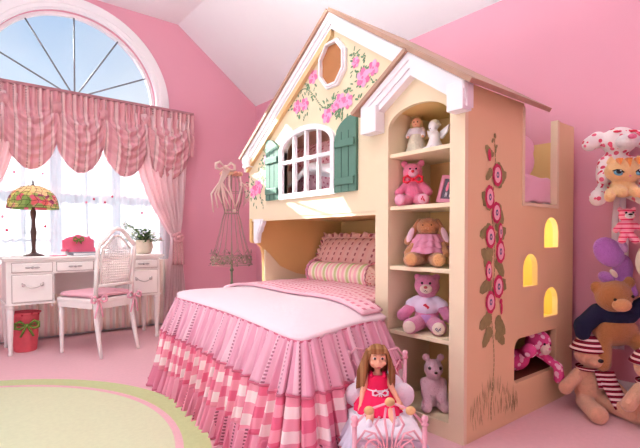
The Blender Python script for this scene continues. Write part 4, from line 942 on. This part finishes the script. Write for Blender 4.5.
# 6 pink bear in tee
b3 = teddy('teddy_bear', 'mauve pink teddy bear wearing a white printed tee on the fourth bookcase shelf', 'teddy bear', (1.90, 1.465, .448), face_rz(-58), .325, P_mauve, ear=(.15, .84, .06), hz=.70, head=(.2, .18, .18), arms=((.36, -.14, .24), (.36, -.14, .24)), armr=(.07, .1), legs=((.21, -.40, .115), (.21, -.40, .115)), legr=(.12, .12))
face(b3, .325, y=-.215, z=.755, dx=.06, muz=P_cream, mz=.665, muzr=(.095, .06, .075), nose=lipm)
part(b3, .325, 'shirt', teem, lambda m: (m.ell((0, -.005, .37), (.215, .185, .17)), [m.cap((s*.14, -.02, .46), (s*.24, -.06, .40), .09, .095) for s in (-1, 1)]), .02)
part(b3, .325, 'shirt_print', redprint, lambda m: (m.ell((.01, -.188, .40), (.05, .012, .018), Matrix.Rotation(.5, 3, 'Y')), m.ell((-.015, -.186, .42), (.03, .012, .014), Matrix.Rotation(-.4, 3, 'Y')), m.ell((.03, -.185, .37), (.015, .01, .012))))
for s in (-1, 1): part(b3, .325, 'foot_pad', P_cream, lambda m, s=s: m.ell((s*.215, -.49, .12), (.095, .04, .095)))
part(b3, .325, 'foot_print', inkp, lambda m: [m.tube([(.17+.02*i, -.528, .12+.02*math.sin(i*2+q)-.02*q) for i in range(5)], .005, 5) for q in (0, 1)])
part(b3, .325, 'shorts', P_lil, lambda m: m.ell((0, -.005, .2), (.2, .175, .13)))
# 7 fluffy pink animal in the bottom cubby
b4 = teddy('plush_poodle', 'fluffy pale pink plush puppy sitting at the right of the lowest bookcase cubby', 'plush dog', (1.86, 1.395, .075), face_rz(-42), .28, P_lightpink, ear=(.13, .90, .07), hz=.70, head=(.17, .18, .17), body=(.22, .2, .27), arms=((.12, -.22, .2), (.12, -.22, .2)), legs=((.16, -.26, .1), (.16, -.26, .1)), armr=(.09, .09))
face(b4, .28, y=-.19, z=.745, dx=.09, er=.03, muz=P_lightpink, mz=.66, muzr=(.085, .1, .07), smile=False)

# hearts bear in the cubby of the side wall
hb = thing('plush_bear', 'hot pink plush bear with pale patches, hanging an arm out of the low cubby', 'teddy bear', (2.50, YT+.09, .185), 0); h = .30
def hbf(m):
    m.ell((-.30, .05, .22), (.34, .2, .19)); m.ell((.12, -.15, .50), (.27, .22, .25), Matrix.Rotation(.3, 3, 'Y'))
    m.ell((-.07, -.10, .70), (.085, .05, .11)); m.ell((.37, -.12, .53), (.10, .05, .085))
    m.cap((.18, -.12, .32), (.26, -.46, .10), .085, .075); m.cap((.26, -.46, .10), (.27, -.47, -.12), .08, .095); m.cap((-.30, -.1, .38), (-.42, -.25, .46), .10, .13)
part(hb, h, 'body', heartp, hbf, .022)
part(hb, h, 'muzzle', P_cream, lambda m: m.ell((.02, -.34, .43), (.13, .08, .10)))
part(hb, h, 'nose', P_pink, lambda m: m.ell((.0, -.42, .455), (.035, .02, .025)))
for dx, dz in ((-.06, .54), (.15, .49)): part(hb, h, 'eye', blackm, lambda m: m.ell((dx, -.355, dz), .022, seg=8, ring=6))

# two bears with striped hats on the floor by the right wall
def hatbear(label, loc, rz, h, tip):
    r = teddy('teddy_bear', label, 'teddy bear', loc, rz, h, P_peach, ear=None, hz=.72, head=(.20, .19, .17), body=(.19, .16, .27), arms=((.36, -.12, .30), (.33, -.16, .22)), legs=((.16, -.52, .10), (.30, -.50, .10)), legr=(.10, .115), armr=(.08, .09), group='teddy bears in striped hats by the right wall')
    face(r, h, y=-.205, z=.735, dx=.07, er=.018, muz=P_peach, mz=.66, muzr=(.11, .1, .08), nr=(.035, .024, .026), smile=False)
    part(r, h, 'hat', strh, lambda m: (m.lathe([(.215, .76), (.222, .79), (.205, .83), (.17, .89), (.10, .95), (.0, .98)], (0, .0, 0), 24)), None)
    part(r, h, 'hat_brim', strh, lambda m: m.tube([(.212*math.cos(k*PI/12), .205*math.sin(k*PI/12)-.0, .785) for k in range(24)], .026, 8, closed=True))
    m = MB(); m.tf = Matrix.Scale(h, 4); m.surf(lambda u, v: ((.16)*math.cos(2*PI*u), (.15)*math.sin(2*PI*u)-.01, .515+.045*v), 30, 3, .3, .1, closed=True)
    m.surf(lambda u, v: (.0+.21*u+.12*v, -.18-.02*math.sin(u*3)-.20*v**2, .54-.42*v+.0), 8, 30, .15, .5); m.surf(lambda u, v: (-.02+.12*u+.03*v, -.17-.05*v, .54-.22*v), 8, 14, .15, .25)
    m.obj('scarf', strs, r, [SOLID(.008)])
    return r
hatbear('peach teddy bear in maroon striped hat and scarf, sitting nearest the playhouse wall', (2.68, .985, 0), math.radians(-42), .41, 0)
hatbear('peach teddy bear in maroon striped hat, cut off by the right picture edge', (2.66, .70, 0), math.radians(-38), .40, 1)

# the chain of toys hanging on the right wall
XT = 2.80
rib = MB()
for k in range(3): rib.surf(lambda u, v, k=k: (2.90-.01*k, .885+.012*k+.03*u+.012*math.sin(v*9+k*2), 1.45-1.15*v), 3, 40)
tc = rib.obj('toy_hanging_ribbon', lace, None, [SOLID(.003)]); tag(tc, 'white gauze ribbon hanging down the pink wall behind the column of soft toys', 'ribbon')
# dog
RZ = math.radians(-50)
dg = thing('plush_dog', 'white plush dog with red spots, topmost of the toys hung on the right wall', 'plush dog', (XT, .91, 1.105), RZ); h = .44
part(dg, h, 'body', dogm, lambda m: (m.ell((0, 0, .38), (.22, .16, .28)), m.ell((.02, -.05, .76), (.2, .18, .17)), m.cap((-.2, 0, .8), (-.30, -.02, .74), .1, .09), m.cap((.22, 0, .8), (.34, -.02, .74), .1, .09), m.cap((-.14, -.05, .5), (-.2, -.2, .3), .08, .08), m.cap((.15, -.05, .5), (.2, -.2, .3), .08, .08), m.cap((-.14, -.05, .16), (-.26, -.18, .06), .1, .1), m.cap((.14, -.05, .16), (.24, -.2, .06), .1, .1)), .022)
part(dg, h, 'muzzle', P_white, lambda m: m.ell((.04, -.22, .72), (.13, .09, .09)))
part(dg, h, 'nose', P_pink, lambda m: m.ell((.05, -.315, .76), (.05, .02, .03)))
part(dg, h, 'eye_patch', redprint, lambda m: [m.ell((.02+s*.09, -.205, .845), (.04, .02, .014)) for s in (-1, 1)])
# kitten
kt = thing('plush_kitten', 'apricot plush kitten with orange stripes and blue eyes, in front of the spotted dog', 'plush cat', (XT-.13, .83, 1.10), RZ); h = .26
part(kt, h, 'body', P_orange, lambda m: (m.ell((0, .03, .30), (.24, .18, .2)), m.ell((0, -.03, .62), (.36, .24, .24)), [m.cap((s*.12, -.1, .25), (s*.11, -.24, .18), .1, .10) for s in (-1, 1)], [m.cap((s*.26, -.05, .2), (s*.32, -.2, .10), .09, .10) for s in (-1, 1)], [m.lathe([(.09, 0), (.06, .07), (.01, .14)], (s*.24, -.03, .78), 12) for s in (-1, 1)]), .02)
part(kt, h, 'stripe', P_orn, lambda m: [m.prism([(x-.05, .84), (x+.05, .84), (x, .84-d)], [], 'y', -.262, -.15) for x, d in ((0, .20), (-.16, .13), (.16, .13))])
for s in (-1, 1):
    e = part(kt, h, 'eye', blueeye, lambda m, s=s: m.ell((s*.19, -.235, .56), (.085, .03, .055), Matrix.Rotation(s*-.25, 3, 'Y')))
    part(kt, h, 'pupil', blackm, lambda m, s=s: (m.ell((s*.19, -.255, .575), (.05, .02, .04)), m.tube([(s*.10, -.262, .56), (s*.15, -.268, .605), (s*.22, -.262, .618), (s*.29, -.235, .595)], .012, 6))); part(kt, h, 'glint', eyew, lambda m, s=s: m.ell((s*.165, -.276, .595), .014, seg=8, ring=6))
part(kt, h, 'nose', P_pink, lambda m: m.ell((0, -.275, .49), (.022, .015, .015)))
# pink tiger
tg = teddy('plush_tiger', 'small pink plush tiger with magenta stripes, hung below the apricot kitten', 'plush tiger', (XT-.08, .83, .905), RZ, .19, tigm, ear=(.17, .86, .07), legs=((.16, -.14, .02), (.16, -.14, .02)), arms=((.30, -.12, .30), (.26, -.1, .36)), bodyc=.34)
face(tg, .19, y=-.215, z=.76, dx=.085, er=.03, muz=P_white, mz=.68, muzr=(.12, .06, .08), nr=(.06, .025, .03))
# bits at the picture's edge
yb = teddy('plush_duck', 'golden yellow plush duckling beside the small pink tiger', 'plush duck', (XT-.05, .705, .93), RZ, .25, P_yel, ear=None); face(yb, .25, y=-.21, muz=P_orn, muzr=(.08, .1, .035), smile=False)
bl = MB(); bl.ell((0, 0, 0), (.115, .10, .115), seg=24, ring=16); bl.ell((0, -.02, -.1), (.08, .08, .05)); bl = bl.obj('plush_ball_toy', P_ball, None, [FUSE(.008), SM]); bl.location = (XT-.03, .70, .80); tag(bl, 'round cream plush toy between the purple bunny and the right edge of the picture', 'plush toy')
# purple bunny, hung head down with floppy ear
pb = thing('plush_bunny', 'purple plush bunny hung between the pink tiger and the brown bear', 'plush rabbit', (XT-.02, .90, .60), RZ); h = .34
part(pb, h, 'body', P_purple, lambda m: (m.ell((.12, .02, .45), (.15, .12, .24)), m.ell((.14, -.04, .22), (.13, .1, .12)), m.cap((.05, 0, .3), (-.02, -.1, .15), .06, .06), m.cap((.2, 0, .3), (.24, -.08, .08), .06, .065)), .022)
part(pb, h, 'ear', P_purple, lambda m: (m.ell((-.14, -.12, .72), (.20, .07, .26), Matrix.Rotation(-.7, 3, 'Y'))))
part(pb, h, 'ear', P_purpl, lambda m: (m.ell((.05, -.12, .82), (.07, .05, .12), Matrix.Rotation(-.5, 3, 'Y'))))
part(pb, h, 'paw', P_purple, lambda m: m.ell((-.16, -.1, .32), (.13, .08, .09), Matrix.Rotation(.5, 3, 'Y')))
part(pb, h, 'paw_tip', P_cream, lambda m: m.ell((-.08, -.16, .39), (.08, .04, .04), Matrix.Rotation(.9, 3, 'Y')))
# brown bear in navy jacket
bb_ = thing('teddy_bear', 'golden brown teddy bear in a navy knit top, hung on the right wall', 'teddy bear', (XT-.04, .90, .27), RZ); h = .46
part(bb_, h, 'body', P_brown, lambda m: (m.ell((.02, 0, .34), (.25, .17, .19)), m.ell((-.02, -.06, .74), (.20, .17, .19), Matrix.Rotation(.25, 3, 'Y')), m.ell((-.19, -.03, .84), (.075, .045, .075)), m.ell((.15, -.03, .90), (.075, .045, .075)), m.cap((-.12, -.06, .25), (-.17, -.16, -.02), .09, .095), m.cap((.2, -.04, .26), (.36, -.14, .12), .10, .12)), .022)
part(bb_, h, 'jacket', navy, lambda m: (m.ell((.02, .01, .50), (.245, .175, .12)), m.cap((-.16, 0, .54), (-.34, -.05, .38), .11, .105), m.cap((-.34, -.05, .40), (-.345, -.07, .30), .10, .085), m.cap((.2, 0, .56), (.42, -.05, .74), .10, .085), m.cap((.42, -.05, .74), (.5, -.1, .76), .085, .08)), .022)
part(bb_, h, 'muzzle', P_tanl, lambda m: m.ell((.0, -.22, .66), (.10, .07, .075)))
for dx, dz in ((-.07, .72), (.11, .76)): part(bb_, h, 'eye', blackm, lambda m: m.ell((dx, -.225, dz), .018, seg=8, ring=6))

# ------------------------------------------------------------------ doll bed and doll
A = math.radians(39.1); fdir = Vector((math.sin(A), math.cos(A), 0)); rz_b = -A     # local +Y runs away from the camera
dbd = thing('doll_bed', 'small pink metal doll bed with white ruffled bedding, before the bookcase', 'doll bed', (1.295, 1.21, 0), rz_b)
Wd, Ld = .122, .185
for sy, hh in ((-1, .268), (1, .405)):
    for sx in (-1, 1):
        m = MB(); m.tube([(sx*Wd, sy*Ld, 0), (sx*Wd, sy*Ld, hh)], .0085, 10); m.lathe([(.011, 0), (.014, .006), (.008, .012), (.013, .022), (.010, .032), (.0, .036)], (sx*Wd, sy*Ld, hh), 12); m.obj('post', pinkmetal, dbd)
fb = MB(); yf = -Ld
def scroll(m, y, z0, k=1):
    for sx in (-1, 1):
        for q, (dx, top) in enumerate(((.018, .33), (.05, .30), (.085, .24))):
            m.tube([(sx*.008, y, z0), (sx*(dx*.5), y, z0+(top-z0)*.45*k), (sx*dx, y, z0+(top-z0)*.8*k), (sx*dx*.7, y, z0+(top-z0)*k)], .0042, 6)
        m.tube([(sx*(.05+.035*math.cos(t)*(1-t/9)), y, z0+.03+.035*math.sin(t)*(1-t/9)) for t in [i*.45 for i in range(14)]], .004, 6)
scroll(fb, yf, .16)
fb.tube([(-Wd, yf, .27), (-.07, yf, .325), (0, yf, .35), (.07, yf, .325), (Wd, yf, .27)], .0045, 6); fb.tube([(-Wd, yf, .15), (Wd, yf, .15)], .005, 6)
for sx in (-1, 1): fb.tube([(sx*.12, yf, .2), (sx*.085, yf, .25), (sx*.05, yf, .24), (sx*.035, yf, .20), (sx*.06, yf, .18)], .0042, 6)
fb.obj('footboard_scrollwork', pinkmetal, dbd)
gd = MB()
for x, z, r in ((0, .165, .03), (-.085, .16, .018), (.085, .16, .018)): gd.lathe([(r, -.005), (r, .005), (r*.5, .012)], (0, 0, 0), 14) if False else gd.ell((x, yf-.004, z), (r, .009, r*.8)); [gd.ell((x+r*.8*math.cos(a), yf-.006, z+r*.6*math.sin(a)), .006, seg=8, ring=6) for a in (0, 1, 2, 3, 4, 5)]
gd.obj('gold_ornament', goldm, dbd)
for x, z in ((0, .352), (-.072, .322), (.072, .322)):
    g = MB(); g.ell((x, yf-.004, z), (.018, .01, .016)); g.obj('medallion', goldm, dbd)
hb_ = MB(); scroll(hb_, Ld, .22, 1.25)
for sx in (-1, 1): hb_.tube([(sx*Wd, Ld, .41), (sx*.09, Ld, .45), (sx*.05, Ld, .44)], .0045, 6); hb_.tube([(sx*Wd, Ld, .37), (sx*.10, Ld, .40), (sx*.08, Ld, .36), (sx*.10, Ld, .32), (sx*Wd, Ld, .31)], .004, 6)
hb_.tube([(-Wd, Ld, .20), (Wd, Ld, .20)], .005, 6); hb_.obj('headboard_scrollwork', pinkmetal, dbd)
dm = MB(); dm.box(-.112, .112, -.175, .175, .13, .20, .02); dm.obj('doll_mattress', whitesheet, dbd)
dk = MB()
def dsk(k, z0, z1, o):
    def f(u, v):
        p = (u*4) % 4; i = int(p) % 4; q = p-int(p); P = [(-1, -1), (1, -1), (1, 1), (-1, 1), (-1, -1)]; a, b = P[i], P[i+1]
        x, y = a[0]+(b[0]-a[0])*q, a[1]+(b[1]-a[1])*q; o2 = 1+0*v
        w = .010*v*math.sin(u*150+k)+o*v
        return (x*(.117+w), y*(.178-(.012 if y < -.9 else 0)+w*.6*(1 if y > -.9 else .4)), z0+(z1-z0)*v+.006*v*math.sin(u*70+k))
    return f
for k, (a, b, o) in enumerate(((.215, .13, .045), (.16, .06, .065), (.10, .004, .075))): dk.surf(dsk(k, a, b, o), 200, 5, closed=True)
dk.obj('ruffled_skirt', ruffw, dbd, [SOLID(.002)])
dc = MB(); dc.surf(lambda u, v: (-.125+.25*u, -.17+.35*v, .212+.03*math.sin(PI*u)**.5*math.sin(PI*min(1, v*1.1))**.5+.004*math.sin(u*19)*math.sin(v*16)), 30, 36); dc.obj('doll_coverlet', lace, dbd, [SOLID(.008)])
dp = MB(); dp.ell((0, .14, .30), (.11, .035, .07)); dp.ell((-.09, .12, .27), (.05, .04, .05)); dp.ell((.10, .12, .27), (.05, .04, .05)); dpo = dp.obj('doll_pillow', lace, dbd)

doll = thing('doll', 'doll with long brown hair in a hot pink dress, sitting on the doll bed', 'doll', (1.288, 1.222, .232), rz_b); doll.scale = (.89, .89, .87)
# local metres; y toward -Y is the viewer
D0 = Vector((0, .06, 0))
m = MB()
m.ell((0, .05, .055), (.045, .035, .05)); m.ell((0, .06, .125), (.042, .03, .055)); m.cap((0, .06, .16), (0, .055, .20), .015, .014)
m.ell((0, .05, .242), (.044, .043, .05)); m.ell((0, .012, .222), (.022, .016, .018)); m.ell((0, .007, .236), (.006, .008, .007)); 
for s in (-1, 1): m.ell((s*.044, .055, .24), (.006, .01, .012)); m.ell((s*.022, .016, .228), (.014, .01, .012))
for s, el, ha in ((-1, (-.068, .04, .09), (-.078, .0, .045)), (1, (.066, .03, .10), (.088, -.01, .06))):
    m.cap((s*.04, .06, .155), el, .015, .0125); m.cap(el, ha, .0125, .0095)
    d = (Vector(ha)-Vector(el)).normalized(); m.ell(Vector(ha)+d*.008, (.011, .011, .012))
    for k in range(4):
        o = Vector((-.009+.006*k, 0, 0)); b = Vector(ha)+d*.014+o; L = (.013, .016, .015, .011)[k]; m.cap(b, b+d*L*.6+Vector((0, -.002, 0)), .0032, .003, 2); m.cap(b+d*L*.6+Vector((0, -.002, 0)), b+d*L+Vector((0, -.001, -.005)), .003, .0025, 2)
    m.cap(Vector(ha)+Vector((-s*.009, -.004, 0)), Vector(ha)+Vector((-s*.016, -.008, -.012)), .0038, .003, 2)
for s in (-1, 1): m.cap((s*.025, .03, .03), (s*.042, -.05, .028), .026, .020); m.cap((s*.042, -.05, .028), (s*.052, -.105, .008), .020, .0145); m.cap((s*.052, -.105, .008), (s*.056, -.118, .018), .013, .011)
m.obj('body', skin, doll, [FUSE(.0022), ('SMOOTH', dict(factor=.5, iterations=2))])
for s in (-1, 1):
    e = MB(); e.ell((s*.0165, .0115, .249), (.0078, .004, .0060), seg=12, ring=8); eo = e.obj('eye', eyew, doll); MB().ell((s*.0165, .0088, .249), (.0056, .003, .0058), seg=12, ring=8).obj('iris', browneye, eo)
    MB().tube([(s*.009, .0085, .2615), (s*.0165, .008, .2635), (s*.025, .011, .2615)], .0011, 5).obj('eyebrow', hairm, doll)
MB().ell((0, -.002, .2135), (.0085, .004, .003), seg=10, ring=6).obj('mouth', lipm, doll)
hr = MB(); hr.ell((0, .066, .252), (.05, .042, .052))
for i in range(9): x = -.032+.008*i; hr.tube([(x*.8, .045, .30), (x*1.05, .012, .288-.0*abs(x)), (x*1.15, .008, .268+.15*abs(x)*abs(x)*10)], [.007, .0075, .004], 6)
for s in (-1, 1):
    for i in range(6):
        y = .03+.012*i; hr.tube([(s*.038, y, .275), (s*.052, y-.002, .235), (s*(.058+.004*i), y, .17), (s*(.056+.005*i+(.008 if s < 0 else 0)), y+.004, .115-.006*i)], [.010, .012, .012, .005], 7)
for i in range(6): x = -.035+.014*i; hr.tube([(x, .095, .27), (x*1.2, .105, .2), (x*1.25, .10, .12)], [.012, .013, .006], 7)
hr.obj('hair', hairm, doll, [FUSE(.0028), ('SMOOTH', dict(factor=.5, iterations=2))])
dr_ = MB()
def dfn(u, v):
    z = .168-.11*v if v < .6 else .102-.085*(v-.6)/.4
    r = interp([(0, .040), (.2, .046), (.6, .047), (.7, .065), (.85, .085), (1, .105)], v); yy = interp([(0, .6), (.6, .85), (1, 1.0)], v)
    w = .004*sstep(.6, 1, v)*math.sin(u*2*PI*14)
    c = math.cos(2*PI*u); s = math.sin(2*PI*u)
    return ((r+w)*c, .055+(r+w)*yy*s*(1.05 if s < 0 else .8)-.03*sstep(.6, 1, v)*(s < 0), z)
dr_.surf(dfn, 112, 26, closed=True); dro = dr_.obj('dress', dressm, doll, [SOLID(.003)])
for s in (-1, 1): pass
st_ = MB()
for s in (-1, 1): st_.tube([(s*.026, .028, .162), (s*.03, .05, .176), (s*.028, .082, .162)], .0085, 8)
st_.obj('strap', dressm, doll)
hm = MB(); hm.surf(lambda u, v: tuple(Vector(dfn(u, 1))+Vector((0, 0, -.009*v+.002*math.sin(u*300)))), 140, 1, closed=True); hm.obj('lace_hem', lace, dro, [SOLID(.002)])
sa = MB(); sa.tube([tuple(Vector(dfn(k/40, .60))*1.0+Vector((0, -.002, 0))) for k in range(40)], .0032, 6, closed=True); bow(sa, (.006, -.004, .098), .065, tails=.05); sa.obj('sash_bow', lace, doll)
for s in (-1, 1):
    sl = MB(); sl.ell((s*.056, -.124, .012), (.014, .014, .019)); slo = sl.obj('slipper', lace, doll)

# ------------------------------------------------------------------ light and camera
sc_ = bpy.context.scene
w = bpy.data.worlds.new('sky'); sc_.world = w; w.use_nodes = True; T = w.node_tree; bg = T.nodes['Background']
tc_ = T.nodes.new('ShaderNodeTexCoord'); n1 = node(T, 'ShaderNodeTexNoise', Scale=2.2, Detail=4.0); T.links.new(tc_.outputs['Generated'], n1.inputs['Vector'])
sx_ = node(T, 'ShaderNodeSeparateXYZ'); T.links.new(tc_.outputs['Generated'], sx_.inputs[0])
mr = node(T, 'ShaderNodeMapRange'); mr.inputs[1].default_value = .15; mr.inputs[2].default_value = .62; T.links.new(sx_.outputs[2], mr.inputs[0])
r = node(T, 'ShaderNodeValToRGB'); r.color_ramp.elements[0].color = c4(srgb(226, 238, 252)); r.color_ramp.elements[1].color = c4(srgb(128, 188, 246)); T.links.new(mr.outputs[0], r.inputs[0])
r2 = node(T, 'ShaderNodeValToRGB'); r2.color_ramp.elements[0].position = .45; r2.color_ramp.elements[1].position = .75; T.links.new(n1.outputs['Fac'], r2.inputs[0])
mx = node(T, 'ShaderNodeMix', data_type='RGBA'); mx.inputs[7].default_value = (.9, .94, 1, 1); T.links.new(r2.outputs[0], mx.inputs[0]); T.links.new(r.outputs[0], mx.inputs[6]); T.links.new(mx.outputs[2], bg.inputs[0]); bg.inputs[1].default_value = 1.05
def light(name, kind, loc, energy, col, rot=None, size=None, **kw):
    l = bpy.data.lights.new(name, kind); l.energy = energy; l.color = col
    if size: l.shape = 'RECTANGLE'; l.size, l.size_y = size
    for k, v in kw.items(): setattr(l, k, v)
    o = bpy.data.objects.new(name, l); COL.objects.link(o); o.location = loc
    if rot is not None: o.rotation_euler = rot
    return o
sd_ = Vector((.475, -1, -.52)); s = light('sun', 'SUN', (0, 8, 5), 15, (1, .98, .92), angle=.004); s.rotation_euler = sd_.to_track_quat('-Z', 'Y').to_euler()
light('room_fill', 'POINT', (.3, 2.3, 2.6), 14, (.93, 1, .98), shadow_soft_size=.35)  # added fill light high in the room, not a fixture
light('left_side_fill', 'AREA', (XL-.05, 2.05, 1.3), 26, (.93, 1, 1), (0, math.radians(-90), 0), (1.8, 3.1))  # added area fill in the opening of the unseen left wall
light('ceiling_fill', 'AREA', (.9, 1.7, 2.15), 62, (.93, 1, .98), (math.radians(180), 0, 0), (.5, .5))  # upward fill added to whiten the ceiling
light('camera_side_fill', 'AREA', (.6, YB-.05, 1.4), 3, (1, .9, .82), (math.radians(90), 0, 0), (1.6, 1.3))  # weak warm fill added behind the camera
light('loft_fill', 'POINT', (2.0, 2.1, 1.95), 2.5, (1, .9, .8), shadow_soft_size=.05)  # added to brighten the bedding seen through the loft window
light('lamp_bulb', 'POINT', (.542, 4.46, .77+.50), 1.0, (1, .85, .7), shadow_soft_size=.03)
light('stair_lamp', 'POINT', (2.55, 1.33, .98), 1.9, (1, 1, .72), shadow_soft_size=.04); light('stair_lamp', 'POINT', (2.40, 1.33, .60), 1.1, (1, 1, .72), shadow_soft_size=.04)
cam = bpy.data.cameras.new('camera'); co = bpy.data.objects.new('camera', cam); COL.objects.link(co); sc_.camera = co
F = 455.19; cam.sensor_fit = 'HORIZONTAL'; cam.sensor_width = 36; cam.lens = 36*F/640; cam.shift_y = (245.945-224)/640; cam.clip_start = .05
co.location = (0, 0, .92); co.rotation_euler = (math.radians(89), 0, -A)
sc_.cycles.use_light_tree = False
vs = sc_.view_settings; vs.view_transform = 'Standard'; vs.look = 'None'; vs.gamma = 1; vs.use_curve_mapping = False; vs.exposure = -0.07
